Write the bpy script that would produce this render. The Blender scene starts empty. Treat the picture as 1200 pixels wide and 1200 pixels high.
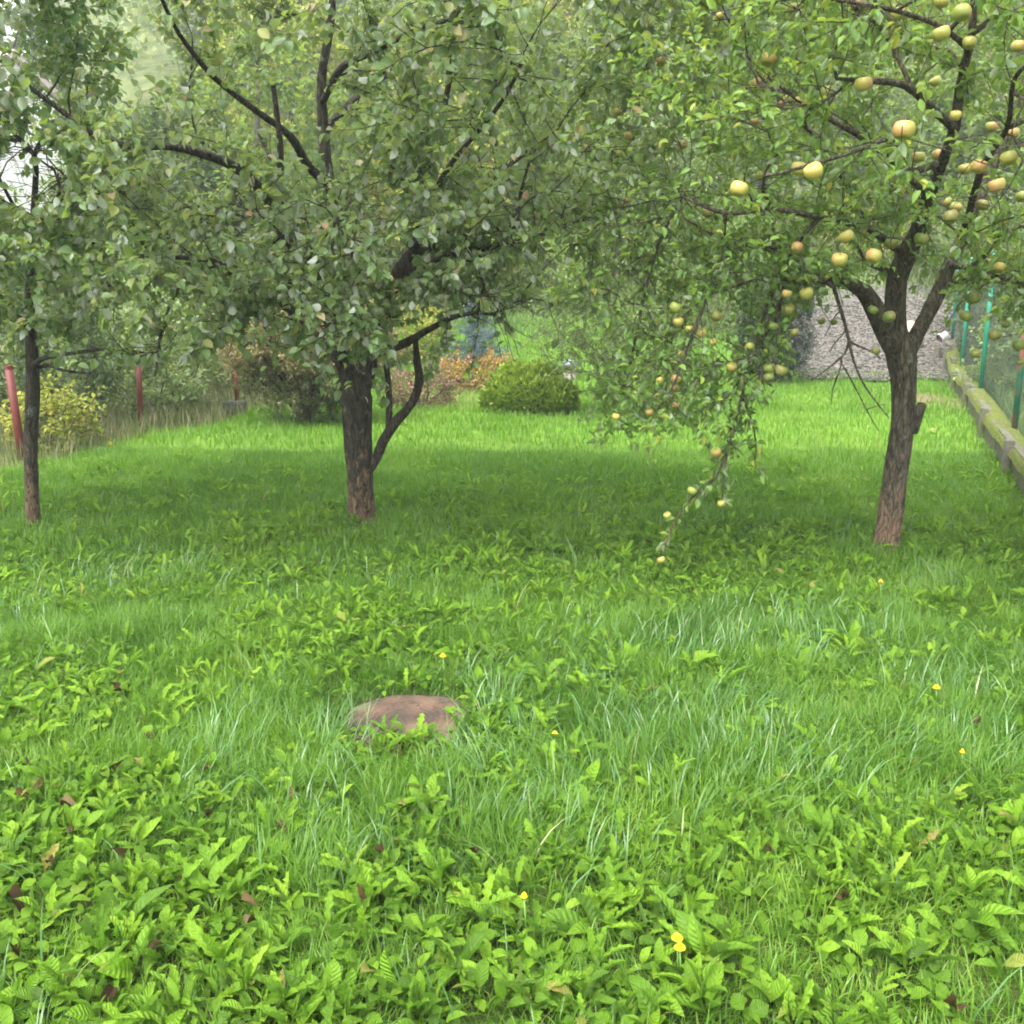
import bpy, math, random
import numpy as np
R = math.radians
rng = np.random.default_rng(7)
random.seed(7)
scn = bpy.context.scene
COL = scn.collection

# ------------------------------------------------------------------ camera
F = 1178.0; PITCH = R(12.9); CAMZ = 1.6
cam = bpy.data.cameras.new('camera'); co = bpy.data.objects.new('camera', cam); COL.objects.link(co)
co.location = (0, 0, CAMZ); co.rotation_euler = (math.pi/2 - PITCH, 0, 0)
cam.sensor_width = 36; cam.lens = 36*F/1200; cam.clip_start = .05; cam.clip_end = 1000
scn.camera = co
scn.render.resolution_x = scn.render.resolution_y = 1024

# ------------------------------------------------------------------ light
SUN_EL, SUN_AZ = R(62), R(215)
w = bpy.data.worlds.new('World'); scn.world = w; w.use_nodes = True
nt = w.node_tree; nt.nodes.clear()
sky = nt.nodes.new('ShaderNodeTexSky'); sky.sky_type = 'NISHITA'; sky.sun_disc = False
sky.sun_elevation = SUN_EL; sky.sun_rotation = SUN_AZ; sky.dust_density = 4; sky.air_density = 1.0; sky.ozone_density = .6
hs = nt.nodes.new('ShaderNodeHueSaturation'); hs.inputs['Saturation'].default_value = .25
bg = nt.nodes.new('ShaderNodeBackground'); bg.inputs['Strength'].default_value = .15
ow = nt.nodes.new('ShaderNodeOutputWorld')
nt.links.new(sky.outputs[0], hs.inputs['Color']); nt.links.new(hs.outputs[0], bg.inputs['Color']); nt.links.new(bg.outputs[0], ow.inputs[0])
sl = bpy.data.lights.new('sun', 'SUN'); sl.energy = .65; sl.angle = R(42); sl.color = (1, .97, .9)
so = bpy.data.objects.new('sun', sl); COL.objects.link(so)
so.rotation_euler = (math.pi/2 - SUN_EL, 0, math.pi - SUN_AZ); so.location = (0, 0, 20)
vs = scn.view_settings; vs.view_transform = 'Standard'; vs.look = 'None'; vs.gamma = 1; vs.exposure = 2.32
scn.cycles.max_bounces = 9; scn.cycles.diffuse_bounces = 5; scn.cycles.transmission_bounces = 6; scn.cycles.glossy_bounces = 2
scn.cycles.pixel_filter_type = 'BLACKMAN_HARRIS'; scn.cycles.filter_width = 1.9; scn.cycles.use_denoising = True; scn.cycles.use_adaptive_sampling = True; scn.cycles.adaptive_threshold = .02

# ------------------------------------------------------------------ noise, ground
_tab = np.random.default_rng(3).random((8, 256, 256))
def vn(x, y, s=1.0, k=0):
    x = np.asarray(x, float)/s + 37.3; y = np.asarray(y, float)/s + 91.7
    xi = np.floor(x).astype(int); yi = np.floor(y).astype(int); fx = x-xi; fy = y-yi
    fx = fx*fx*(3-2*fx); fy = fy*fy*(3-2*fy); t = _tab[k]
    a = t[xi & 255, yi & 255]; b = t[(xi+1) & 255, yi & 255]; c = t[xi & 255, (yi+1) & 255]; d = t[(xi+1) & 255, (yi+1) & 255]
    return (a*(1-fx)+b*fx)*(1-fy)+(c*(1-fx)+d*fx)*fy
def T(x, y):
    x = np.asarray(x, float); y = np.asarray(y, float)
    z = (vn(x, y, 1.6, 0)-.5)*.07 + (vn(x, y, .5, 1)-.5)*.025
    s = np.maximum(0, y-15.5); z = z + .22*s*s/(s+1.5)
    z = z + .13*np.maximum(0, y-30) + .25*np.maximum(0, y-70)
    z = z + (vn(x, y, 6, 2)-.5)*.5*np.clip((y-17)/6, 0, 1)
    q = np.clip((-x/np.maximum(y, 5)-.36)/.1, 0, 1)*np.clip((y-18)/8, 0, 1); z = z*(1-q*.7)
    return z
def Tf(x, y): return float(T(x, y))
cp, sp = math.cos(PITCH), math.sin(PITCH)
def at(px, py, Y):
    "the point seen at pixel px,py of the photograph at distance Y"
    dx = (px-600)/F; dy = (600-py)/F; t = Y/(cp+dy*sp)
    return np.array([t*dx, Y, CAMZ+t*(-sp+dy*cp)])
def G(px, py):
    "where that line of sight meets the flat lawn"
    dx = (px-600)/F; dy = (600-py)/F; t = CAMZ/(sp-dy*cp)
    return np.array([t*dx, t*(cp+dy*sp), 0.])
def pixof(x, y, z):
    d = y*cp-(z-CAMZ)*sp; u = y*sp+(z-CAMZ)*cp
    return 600+F*x/d, 600-F*u/d

# ------------------------------------------------------------------ objects
def tag(o, label=None, cat=None, group=None, kind=None):
    if label: o['label'] = label
    if cat: o['category'] = cat
    if group: o['group'] = group
    if kind: o['kind'] = kind
    return o
def link(name, me, parent=None):
    o = bpy.data.objects.new(name, me); COL.objects.link(o)
    if parent is not None: o.parent = parent
    return o
def empty(name, loc, label, cat, group=None, rz=0):
    o = bpy.data.objects.new(name, None); COL.objects.link(o); o.location = [float(v) for v in loc]; o.rotation_euler[2] = rz; o.empty_display_size = .1
    return tag(o, label, cat, group)
def mesh_np(name, V, faces, mat, attrs=None, smooth=True, matidx=None):
    """V (n,3); faces: list of (m,k) int arrays"""
    me = bpy.data.meshes.new(name)
    V = np.asarray(V, np.float32)
    faces = [np.asarray(f, np.int32) for f in faces if len(f)]
    nf = sum(len(f) for f in faces); nl = sum(f.size for f in faces)
    me.vertices.add(len(V)); me.vertices.foreach_set('co', V.ravel())
    me.loops.add(nl); me.polygons.add(nf)
    me.loops.foreach_set('vertex_index', np.concatenate([f.ravel() for f in faces]))
    tot = np.concatenate([np.full(len(f), f.shape[1], np.int32) for f in faces])
    st = np.concatenate([[0], np.cumsum(tot)[:-1]]).astype(np.int32)
    me.polygons.foreach_set('loop_start', st)
    try: me.polygons.foreach_set('loop_total', tot)
    except Exception: pass
    if smooth: me.polygons.foreach_set('use_smooth', np.ones(nf, bool))
    mats = mat if isinstance(mat, (list, tuple)) else [mat]
    for m in mats: me.materials.append(m)
    if matidx is not None: me.polygons.foreach_set('material_index', np.asarray(matidx, np.int32))
    for k, a in (attrs or {}).items():
        at_ = me.attributes.new(k, 'FLOAT', 'POINT'); at_.data.foreach_set('value', np.asarray(a, np.float32))
    me.update(calc_edges=True)
    return me

class MB:
    "a small mesh collector"
    def __init__(s): s.v = []; s.f = []; s.m = []
    def add(s, vs, fs, mi=0):
        b = len(s.v); s.v += [tuple(map(float, v)) for v in vs]; s.f += [tuple(b+i for i in f) for f in fs]; s.m += [mi]*len(fs)
    def box(s, c, d, mi=0, rz=0, jit=0):
        x, y, z = [q/2 for q in d]; cs, sn = math.cos(rz), math.sin(rz); P = []
        for a, b, e in ((-1,-1,-1),(1,-1,-1),(1,1,-1),(-1,1,-1),(-1,-1,1),(1,-1,1),(1,1,1),(-1,1,1)):
            X, Y, Z = a*x+random.uniform(-jit, jit), b*y+random.uniform(-jit, jit), e*z+random.uniform(-jit, jit)
            P.append((c[0]+X*cs-Y*sn, c[1]+X*sn+Y*cs, c[2]+Z))
        s.add(P, [(0,3,2,1),(4,5,6,7),(0,1,5,4),(1,2,6,5),(2,3,7,6),(3,0,4,7)], mi)
    def tube(s, pts, rad, n=8, mi=0, cap=True):
        V, Fc = tube_np(np.array(pts, float), np.array(rad, float)*np.ones(len(pts)), n)
        s.add(V, [tuple(f) for f in Fc], mi)
        if cap:
            b = len(s.v)-len(V)
            s.f.append(tuple(b+i for i in range(n))[::-1]); s.f.append(tuple(len(s.v)-n+i for i in range(n))); s.m += [mi, mi]
    def lathe(s, c, prof, n=20, mi=0):
        V = []; Fc = []
        for r, z in prof:
            for k in range(n):
                a = 2*math.pi*k/n; V.append((c[0]+r*math.cos(a), c[1]+r*math.sin(a), c[2]+z))
        for i in range(len(prof)-1):
            for k in range(n): Fc.append((i*n+k, i*n+(k+1) % n, (i+1)*n+(k+1) % n, (i+1)*n+k))
        s.add(V, Fc, mi)
    def build(s, name, mat, parent=None, smooth=False, bevel=0):
        me = bpy.data.meshes.new(name); me.from_pydata(s.v, [], s.f)
        for m in (mat if isinstance(mat, list) else [mat]): me.materials.append(m)
        me.polygons.foreach_set('material_index', s.m)
        if smooth: me.polygons.foreach_set('use_smooth', [True]*len(s.f))
        me.update(); o = link(name, me, parent)
        if bevel:
            b = o.modifiers.new('bevel', 'BEVEL'); b.width = bevel; b.segments = 2; b.limit_method = 'ANGLE'
        return o

def tube_np(P, r, n):
    m = len(P); Tn = np.gradient(P, axis=0); Tn /= np.linalg.norm(Tn, axis=1, keepdims=True)+1e-9
    u = np.cross(Tn[0], [0.31, .95, .05]); u /= np.linalg.norm(u)+1e-9; U = np.empty_like(P)
    for i in range(m):
        u = u-Tn[i]*u.dot(Tn[i]); u /= np.linalg.norm(u)+1e-9; U[i] = u
    W = np.cross(Tn, U); a = np.linspace(0, 2*np.pi, n, endpoint=False)
    ring = U[:, None, :]*np.cos(a)[None, :, None]+W[:, None, :]*np.sin(a)[None, :, None]
    rr = r[:, None] if r.ndim == 1 else r
    V = (P[:, None, :]+ring*rr[:, :, None]).reshape(-1, 3)
    i = np.arange(m-1)[:, None]*n; k = np.arange(n)[None, :]; k2 = (k+1) % n
    Fc = np.stack([i+k, i+k2, i+n+k2, i+n+k], -1).reshape(-1, 4)
    return V, Fc

# ------------------------------------------------------------------ materials
def srgb(r, g, b):
    f = lambda c: ((c/255+.055)/1.055)**2.4 if c > 10 else c/255/12.92
    return (f(r), f(g), f(b), 1)
def newmat(name):
    m = bpy.data.materials.new(name); m.use_nodes = True; m.node_tree.nodes.clear(); return m, m.node_tree
def ramp(nt, stops, fac):
    n = nt.nodes.new('ShaderNodeValToRGB'); e = n.color_ramp.elements
    while len(e) > 1: e.remove(e[-1])
    e[0].position = stops[0][0]; e[0].color = (*stops[0][1], 1)
    for p, c in stops[1:]: k = e.new(p); k.color = (*c, 1)
    nt.links.new(fac, n.inputs[0]); return n.outputs[0]
def mixc(nt, fac, a, b, mode='MIX'):
    n = nt.nodes.new('ShaderNodeMix'); n.data_type = 'RGBA'; n.blend_type = mode
    for s, v in ((n.inputs[0], fac), (n.inputs[6], a), (n.inputs[7], b)):
        if hasattr(v, 'is_output'): nt.links.new(v, s)
        elif isinstance(v, (int, float)): s.default_value = v
        else: s.default_value = (*v[:3], 1)
    return n.outputs[2]
def leaf_mat(name, stops, under=None, trans=.35, rough=.45, mid=None, dry=None, spec=.4, objvar=0., veins=0.):
    m, nt = newmat(name); N = nt.nodes; L = nt.links
    a = N.new('ShaderNodeAttribute'); a.attribute_name = 'v'; f = a.outputs['Fac']
    col = ramp(nt, stops, f)
    if dry is not None:
        d = N.new('ShaderNodeAttribute'); d.attribute_name = 'dry'; col = mixc(nt, d.outputs['Fac'], col, dry)
    if mid is not None:
        d = N.new('ShaderNodeAttribute'); d.attribute_name = 'mid'; col = mixc(nt, d.outputs['Fac'], col, mid)
    if objvar:
        oi = N.new('ShaderNodeObjectInfo'); h = N.new('ShaderNodeHueSaturation')
        mr = N.new('ShaderNodeMapRange'); mr.inputs[3].default_value = .5-objvar; mr.inputs[4].default_value = .5+objvar*.6
        L.new(oi.outputs['Random'], mr.inputs[0]); L.new(mr.outputs[0], h.inputs['Hue']); L.new(col, h.inputs['Color']); col = h.outputs[0]
    top = col
    if under is not None:
        g = N.new('ShaderNodeNewGeometry'); top = mixc(nt, g.outputs['Backfacing'], col, under)
    bump = None
    if veins:
        au = N.new('ShaderNodeAttribute'); au.attribute_name = 'lu'; al = N.new('ShaderNodeAttribute'); al.attribute_name = 'lt'
        ab = N.new('ShaderNodeMath'); ab.operation = 'ABSOLUTE'; L.new(au.outputs['Fac'], ab.inputs[0])
        m1 = N.new('ShaderNodeMath'); m1.operation = 'MULTIPLY'; m1.inputs[1].default_value = 48; L.new(al.outputs['Fac'], m1.inputs[0])
        m2 = N.new('ShaderNodeMath'); m2.operation = 'MULTIPLY_ADD'; m2.inputs[1].default_value = -11; L.new(ab.outputs[0], m2.inputs[0]); L.new(m1.outputs[0], m2.inputs[2])
        sn = N.new('ShaderNodeMath'); sn.operation = 'SINE'; L.new(m2.outputs[0], sn.inputs[0])
        vein = ramp(nt, [(0, (0, 0, 0)), (.80, (0, 0, 0)), (1, (veins, veins, veins))], sn.outputs[0])
        mdr = ramp(nt, [(0, (veins*1.3,)*3), (.10, (0, 0, 0))], ab.outputs[0])
        g2 = N.new('ShaderNodeNewGeometry'); nz = N.new('ShaderNodeTexNoise'); nz.inputs['Scale'].default_value = 95; nz.inputs['Detail'].default_value = 4; L.new(g2.outputs['Position'], nz.inputs[0])
        top = mixc(nt, vein, top, (.20, .30, .06)); top = mixc(nt, mdr, top, (.26, .34, .10))
        top = mixc(nt, ramp(nt, [(.3, (.4, .4, .4)), (.5, (0, 0, 0))], nz.outputs[0]), top, (.05, .11, .01))
        top = mixc(nt, ramp(nt, [(.70, (0, 0, 0)), (.76, (.7, .7, .7))], nz.outputs[0]), top, (.20, .15, .04))
        hh = N.new('ShaderNodeMath'); hh.operation = 'MULTIPLY_ADD'; hh.inputs[1].default_value = -.35; L.new(sn.outputs[0], hh.inputs[0]); L.new(nz.outputs[0], hh.inputs[2])
        bump = N.new('ShaderNodeBump'); bump.inputs['Strength'].default_value = .8; bump.inputs['Distance'].default_value = .004; L.new(hh.outputs[0], bump.inputs['Height'])
    p = N.new('ShaderNodeBsdfPrincipled'); L.new(top, p.inputs['Base Color']); p.inputs['Roughness'].default_value = rough
    if bump: L.new(bump.outputs[0], p.inputs['Normal'])
    p.inputs['Specular IOR Level'].default_value = spec
    t = N.new('ShaderNodeBsdfTranslucent'); L.new(mixc(nt, .55, col, (.32, .42, .03)) if dry is None else mixc(nt, .4, col, (.17, .42, .028)), t.inputs['Color'])
    mx = N.new('ShaderNodeMixShader'); mx.inputs[0].default_value = trans
    L.new(p.outputs[0], mx.inputs[1]); L.new(t.outputs[0], mx.inputs[2])
    o = N.new('ShaderNodeOutputMaterial'); L.new(mx.outputs[0], o.inputs[0]); return m
def surf_mat(name, c1, c2, scale=8, rough=.8, bump=.3, c3=None, s3=3, th=.55, stretch=1, metal=0, detail=6):
    m, nt = newmat(name); N = nt.nodes; L = nt.links
    tc = N.new('ShaderNodeTexCoord'); mp = N.new('ShaderNodeMapping'); mp.inputs['Scale'].default_value = (1, 1, 1/stretch); L.new(tc.outputs['Object'], mp.inputs[0])
    n = N.new('ShaderNodeTexNoise'); n.inputs['Scale'].default_value = scale; n.inputs['Detail'].default_value = detail; n.inputs['Roughness'].default_value = .65; L.new(mp.outputs[0], n.inputs[0])
    col = ramp(nt, [(.32, c1), (.68, c2)], n.outputs[0])
    if c3 is not None:
        n3 = N.new('ShaderNodeTexNoise'); n3.inputs['Scale'].default_value = s3; n3.inputs['Detail'].default_value = 5; L.new(tc.outputs['Object'], n3.inputs[0])
        mk = ramp(nt, [(th-.04, (0, 0, 0)), (th+.05, (1, 1, 1))], n3.outputs[0]); col = mixc(nt, mk, col, c3)
    p = N.new('ShaderNodeBsdfPrincipled'); L.new(col, p.inputs['Base Color']); p.inputs['Roughness'].default_value = rough; p.inputs['Metallic'].default_value = metal
    if bump:
        b = N.new('ShaderNodeBump'); b.inputs['Strength'].default_value = bump; b.inputs['Distance'].default_value = .02; L.new(n.outputs[0], b.inputs['Height']); L.new(b.outputs[0], p.inputs['Normal'])
    o = N.new('ShaderNodeOutputMaterial'); L.new(p.outputs[0], o.inputs[0]); return m
def bark_mat(name, dark, light, flake, base_h=.9, amt=1.):
    m, nt = newmat(name); N = nt.nodes; L = nt.links
    tc = N.new('ShaderNodeTexCoord')
    def noise(sc, st, det=6):
        mp = N.new('ShaderNodeMapping'); mp.inputs['Scale'].default_value = (1, 1, st); L.new(tc.outputs['Object'], mp.inputs[0])
        n = N.new('ShaderNodeTexNoise'); n.inputs['Scale'].default_value = sc; n.inputs['Detail'].default_value = det; n.inputs['Roughness'].default_value = .7; L.new(mp.outputs[0], n.inputs[0]); return n.outputs[0]
    a = noise(38, .35); b = noise(16, .4); c = noise(22, .6)
    col = ramp(nt, [(.33, dark), (.5, [(p+q)/2 for p, q in zip(dark, light)]), (.66, light)], a)
    # flaking bark near the foot of the stem shows the orange-brown wood below
    sx = N.new('ShaderNodeSeparateXYZ'); L.new(tc.outputs['Object'], sx.inputs[0])
    mr = N.new('ShaderNodeMapRange'); mr.inputs[1].default_value = 0; mr.inputs[2].default_value = base_h; mr.inputs[3].default_value = .17*amt; mr.inputs[4].default_value = -.12; L.new(sx.outputs[2], mr.inputs[0])
    ad = N.new('ShaderNodeMath'); ad.operation = 'ADD'; L.new(c, ad.inputs[0]); L.new(mr.outputs[0], ad.inputs[1])
    mk = ramp(nt, [(.53, (0, 0, 0)), (.6, (1, 1, 1))], ad.outputs[0]); col = mixc(nt, mk, col, flake)
    mp = N.new('ShaderNodeMapping'); mp.inputs['Scale'].default_value = (1, 1, .2); L.new(tc.outputs['Object'], mp.inputs[0])
    wn = N.new('ShaderNodeTexNoise'); wn.inputs['Scale'].default_value = 14; L.new(mp.outputs[0], wn.inputs[0])
    va = N.new('ShaderNodeVectorMath'); va.operation = 'MULTIPLY_ADD'; va.inputs[1].default_value = (.16, .16, .16); L.new(wn.outputs['Color'], va.inputs[0]); L.new(mp.outputs[0], va.inputs[2])
    vo = N.new('ShaderNodeTexVoronoi'); vo.feature = 'DISTANCE_TO_EDGE'; vo.inputs['Scale'].default_value = 34; L.new(va.outputs[0], vo.inputs[0])
    crk = ramp(nt, [(0, (.6, .6, .6)), (.08, (.2, .2, .2)), (.2, (0, 0, 0))], vo.outputs['Distance'])
    col = mixc(nt, crk, col, dark)
    lc = noise(9, .8, 7); col = mixc(nt, ramp(nt, [(.60, (0, 0, 0)), (.66, (.55, .55, .55))], lc), col, (.22, .25, .17))
    p = N.new('ShaderNodeBsdfPrincipled'); L.new(col, p.inputs['Base Color']); p.inputs['Roughness'].default_value = .9; p.inputs['Specular IOR Level'].default_value = .2
    s0 = N.new('ShaderNodeMath'); s0.operation = 'MULTIPLY_ADD'; s0.inputs[1].default_value = -.8; L.new(crk, s0.inputs[0]); L.new(b, s0.inputs[2])
    s = N.new('ShaderNodeMath'); s.operation = 'ADD'; L.new(a, s.inputs[0]); L.new(s0.outputs[0], s.inputs[1])
    bp = N.new('ShaderNodeBump'); bp.inputs['Strength'].default_value = .9; bp.inputs['Distance'].default_value = .03; L.new(s.outputs[0], bp.inputs['Height']); L.new(bp.outputs[0], p.inputs['Normal'])
    o = N.new('ShaderNodeOutputMaterial'); L.new(p.outputs[0], o.inputs[0]); return m

M = {}
M['leafB'] = leaf_mat('apple_leaf_dark', [(0, (.055, .11, .035)), (.45, (.105, .18, .058)), (.75, (.18, .26, .09)), (.87, (.24, .30, .10)), (.92, (.36, .31, .17)), (.96, (.30, .33, .08)), (1, (.30, .17, .11))], under=(.32, .36, .28), trans=.46)
M['leafC'] = leaf_mat('apple_leaf_bright', [(0, (.06, .14, .028)), (.45, (.13, .25, .045)), (.8, (.23, .37, .06)), (.92, (.36, .45, .06)), (.97, (.40, .38, .05)), (1, (.25, .15, .06))], under=(.24, .32, .17), trans=.46)
M['leafA'] = leaf_mat('apple_leaf_green', [(0, (.035, .095, .028)), (.5, (.065, .16, .04)), (1, (.12, .24, .05))], under=(.22, .29, .19), trans=.4)
M['leaf_fine'] = leaf_mat('fine_leaf', [(0, (.05, .10, .025)), (.5, (.10, .18, .04)), (1, (.2, .29, .06))], under=(.2, .27, .14), trans=.4)
M['bg1'] = leaf_mat('wood_leaf_mid', [(0, (.06, .12, .03)), (.5, (.13, .22, .05)), (1, (.24, .34, .09))], trans=.5)
M['bg2'] = leaf_mat('wood_leaf_yellow', [(0, (.17, .22, .04)), (.5, (.34, .38, .06)), (.8, (.50, .48, .08)), (1, (.58, .42, .05))], trans=.5)
M['bg3'] = leaf_mat('wood_leaf_pale', [(0, (.12, .18, .08)), (.5, (.22, .31, .13)), (1, (.36, .45, .20))], trans=.5)
M['bg4'] = leaf_mat('wood_leaf_dark', [(0, (.03, .06, .028)), (.6, (.06, .11, .045)), (1, (.11, .18, .07))], trans=.35)
M['bg5'] = leaf_mat('wood_leaf_lime', [(0, (.12, .22, .02)), (.5, (.22, .36, .03)), (1, (.36, .48, .04))], trans=.45)
M['spruce'] = leaf_mat('blue_needle', [(0, (.03, .06, .065)), (.6, (.09, .15, .165)), (1, (.2, .29, .31))], trans=.05)
M['juniper'] = leaf_mat('dark_needle', [(0, (.012, .025, .018)), (.6, (.035, .06, .04)), (1, (.08, .11, .07))], trans=.05)
M['thuja'] = leaf_mat('thuja_spray', [(0, (.04, .09, .01)), (.45, (.15, .25, .02)), (1, (.36, .46, .04))], trans=.3)
M['brownjun'] = leaf_mat('dry_juniper_spray', [(0, (.04, .065, .025)), (.25, (.10, .13, .045)), (.45, (.26, .22, .11)), (.85, (.42, .28, .16)), (1, (.18, .27, .08))], trans=.3)
M['barberry'] = leaf_mat('orange_leaf', [(0, (.16, .05, .03)), (.3, (.32, .14, .05)), (.6, (.45, .22, .04)), (.8, (.50, .33, .05)), (1, (.12, .2, .04))], trans=.35)
M['rusty'] = leaf_mat('rusty_leaf', [(0, (.10, .045, .03)), (.5, (.24, .12, .07)), (.85, (.32, .19, .11)), (1, (.12, .15, .04))], trans=.25)
M['grass'] = leaf_mat('grass_blade', [(0, (.048, .125, .010)), (.4, (.098, .22, .015)), (.8, (.165, .315, .025)), (1, (.29, .42, .05))], trans=.42, rough=.42, dry=(.32, .30, .12), spec=.5)
M['grass_blue'] = leaf_mat('long_grass_blade', [(0, (.038, .10, .022)), (.5, (.075, .18, .04)), (.85, (.14, .27, .08)), (1, (.28, .38, .19))], trans=.35, rough=.3, dry=(.38, .36, .18), spec=.6)
M['weed'] = leaf_mat('weed_leaf', [(0, (.045, .11, .008)), (.3, (.11, .235, .012)), (.7, (.20, .37, .018)), (1, (.32, .48, .035))], under=(.14, .24, .05), trans=.42, rough=.55, dry=(.34, .27, .08), spec=.28, veins=.26)
M['bark'] = bark_mat('apple_bark', (.016, .015, .011), (.10, .09, .062), (.19, .125, .075), .75, 1.15)
M['barkC'] = bark_mat('apple_bark_light', (.028, .025, .018), (.19, .165, .11), (.23, .15, .095), .8, 1.1)
M['barkD'] = bark_mat('twig_bark', (.08, .07, .05), (.24, .20, .15), (.2, .15, .1), .01, .0)
M['bg_bark'] = surf_mat('wood_bark', (.04, .035, .03), (.13, .11, .09), 12, .95, .3)
M['core'] = surf_mat('dark_core', (.015, .02, .01), (.04, .035, .02), 20, 1, .6)
M['concrete'] = surf_mat('concrete', (.07, .065, .048), (.16, .15, .12), 14, .95, .4, (.10, .11, .05), 5, .5)
M['moss'] = surf_mat('moss', (.055, .08, .008), (.14, .165, .013), 34, 1, 1., (.10, .09, .045), 5, .62)
M['red'] = surf_mat('red_paint', (.10, .013, .010), (.15, .025, .019), 10, .6, .15, (.2, .07, .04), 14, .66)
M['green'] = surf_mat('green_paint', (.01, .17, .11), (.02, .26, .17), 6, .4, .05, (.2, .08, .05), 7, .66)
M['greenrust'] = surf_mat('rusty_green_paint', (.008, .10, .06), (.014, .17, .10), 6, .55, .1, (.22, .09, .06), 4, .46)
M['wire'] = surf_mat('fence_wire', (.04, .06, .045), (.09, .12, .09), 30, .6, 0, metal=.2)
M['stump'] = None

# ------------------------------------------------------------------ ground
def ground_mat():
    m, nt = newmat('ground'); N = nt.nodes; L = nt.links
    g = N.new('ShaderNodeNewGeometry')
    def noise(s, d=5):
        n = N.new('ShaderNodeTexNoise'); n.inputs['Scale'].default_value = s; n.inputs['Detail'].default_value = d; L.new(g.outputs['Position'], n.inputs[0]); return n.outputs[0]
    soil = ramp(nt, [(.3, (.025, .03, .012)), (.7, (.06, .085, .02))], noise(6))
    turf = ramp(nt, [(.3, (.09, .19, .02)), (.7, (.17, .30, .04))], noise(3))
    wild = ramp(nt, [(.3, (.06, .085, .025)), (.55, (.12, .15, .05)), (.75, (.20, .18, .08))], noise(1.2, 8))
    a = N.new('ShaderNodeAttribute'); a.attribute_name = 'turf'
    b = N.new('ShaderNodeAttribute'); b.attribute_name = 'wild'
    c = mixc(nt, a.outputs['Fac'], soil, turf); c = mixc(nt, b.outputs['Fac'], c, wild)
    d = N.new('ShaderNodeAttribute'); d.attribute_name = 'bare'; c = mixc(nt, d.outputs['Fac'], c, (.2, .14, .09))
    p = N.new('ShaderNodeBsdfPrincipled'); L.new(c, p.inputs['Base Color']); p.inputs['Roughness'].default_value = 1; p.inputs['Specular IOR Level'].default_value = .1
    bp = N.new('ShaderNodeBump'); bp.inputs['Strength'].default_value = .8; bp.inputs['Distance'].default_value = .05; L.new(noise(25), bp.inputs['Height']); L.new(bp.outputs[0], p.inputs['Normal'])
    o = N.new('ShaderNodeOutputMaterial'); L.new(p.outputs[0], o.inputs[0]); return m
FA, FB = G(0, 560), G(285, 484)            # left edge of the lawn
WA, WB = G(1200, 584), G(1113, 452)        # foot of the low wall on the right
WD = (WB-WA)/np.linalg.norm(WB-WA); WN = np.array([WD[1], -WD[0], 0])
def side_left(x, y):                       # >0 on the lawn side
    t = (y-FA[1])/(FB[1]-FA[1]); xe = FA[0]+(FB[0]-FA[0])*np.clip(t, -1.5, 2.2); return x-xe+(vn(x, y, .7, 4)-.5)*.35
def side_right(x, y):                      # >0 on the lawn side of the wall
    return -((x-WA[0])*WN[0]+(y-WA[1])*WN[1])
BARE = G(1092, 470)
def bare_f(x, y):
    r = np.hypot((x-BARE[0])/.55, (y-BARE[1])/1.3); return np.clip(1.3-r+(vn(x, y, .3, 5)-.5)*.9, 0, 1)
DRYP = G(540, 468)
def dry_f(x, y):
    r = np.hypot((x-DRYP[0])/.9, (y-DRYP[1])/1.6); return np.clip(1.2-r+(vn(x, y, .3, 5)-.5)*.8, 0, 1)
gx = np.concatenate([np.linspace(-70, -12, 30)[:-1], np.linspace(-12, 14, 180), np.linspace(14, 70, 29)[1:]])
gy = np.concatenate([np.linspace(-8, 0, 14)[:-1], np.linspace(0, 30, 210), np.linspace(30, 150, 60)[1:]])
X, Y = np.meshgrid(gx, gy); Z = T(X, Y)
ny, nx = X.shape; idx = np.arange(nx*ny).reshape(ny, nx)
Fq = np.stack([idx[:-1, :-1], idx[:-1, 1:], idx[1:, 1:], idx[1:, :-1]], -1).reshape(-1, 4)
turf = np.clip((Y-6)/5, 0, 1); wild = np.clip(np.maximum.reduce([(Y-19)/4, -side_left(X, Y)*3, -side_right(X, Y)*3]), 0, 1)
me = mesh_np('ground', np.stack([X, Y, Z], -1).reshape(-1, 3), [Fq], ground_mat(), {'turf': turf.ravel(), 'wild': wild.ravel(), 'bare': bare_f(X, Y).ravel()})
tag(link('ground', me), kind='structure')

# gravel drive climbing away on the right
def gravel_mat():
    m, nt = newmat('gravel'); N = nt.nodes; L = nt.links
    g = N.new('ShaderNodeNewGeometry'); v = N.new('ShaderNodeTexVoronoi'); v.inputs['Scale'].default_value = 16; L.new(g.outputs['Position'], v.inputs[0])
    sv = N.new('ShaderNodeSeparateColor'); L.new(v.outputs['Color'], sv.inputs[0])
    c = ramp(nt, [(0, (.05, .047, .038)), (.5, (.10, .094, .078)), (.9, (.165, .152, .13)), (1, (.13, .085, .065))], sv.outputs[0])
    p = N.new('ShaderNodeBsdfPrincipled'); L.new(c, p.inputs['Base Color']); p.inputs['Roughness'].default_value = .95
    bp = N.new('ShaderNodeBump'); bp.inputs['Strength'].default_value = 1; bp.inputs['Distance'].default_value = .04; bp.invert = True; L.new(v.outputs['Distance'], bp.inputs['Height']); L.new(bp.outputs[0], p.inputs['Normal'])
    o = N.new('ShaderNodeOutputMaterial'); L.new(p.outputs[0], o.inputs[0]); return m
GM = gravel_mat()
def drive_lr(y):
    l = 4.75+(y-16.2)*.12; r = 8.4+(y-16.2)*.3; m = (l+r)/2; k = np.clip(1-(y-21)/10, .42, 1); sh = np.clip(y-21, 0, 40)*.28
    return m+(l-m)*k-sh, m+(r-m)*k-sh
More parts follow.
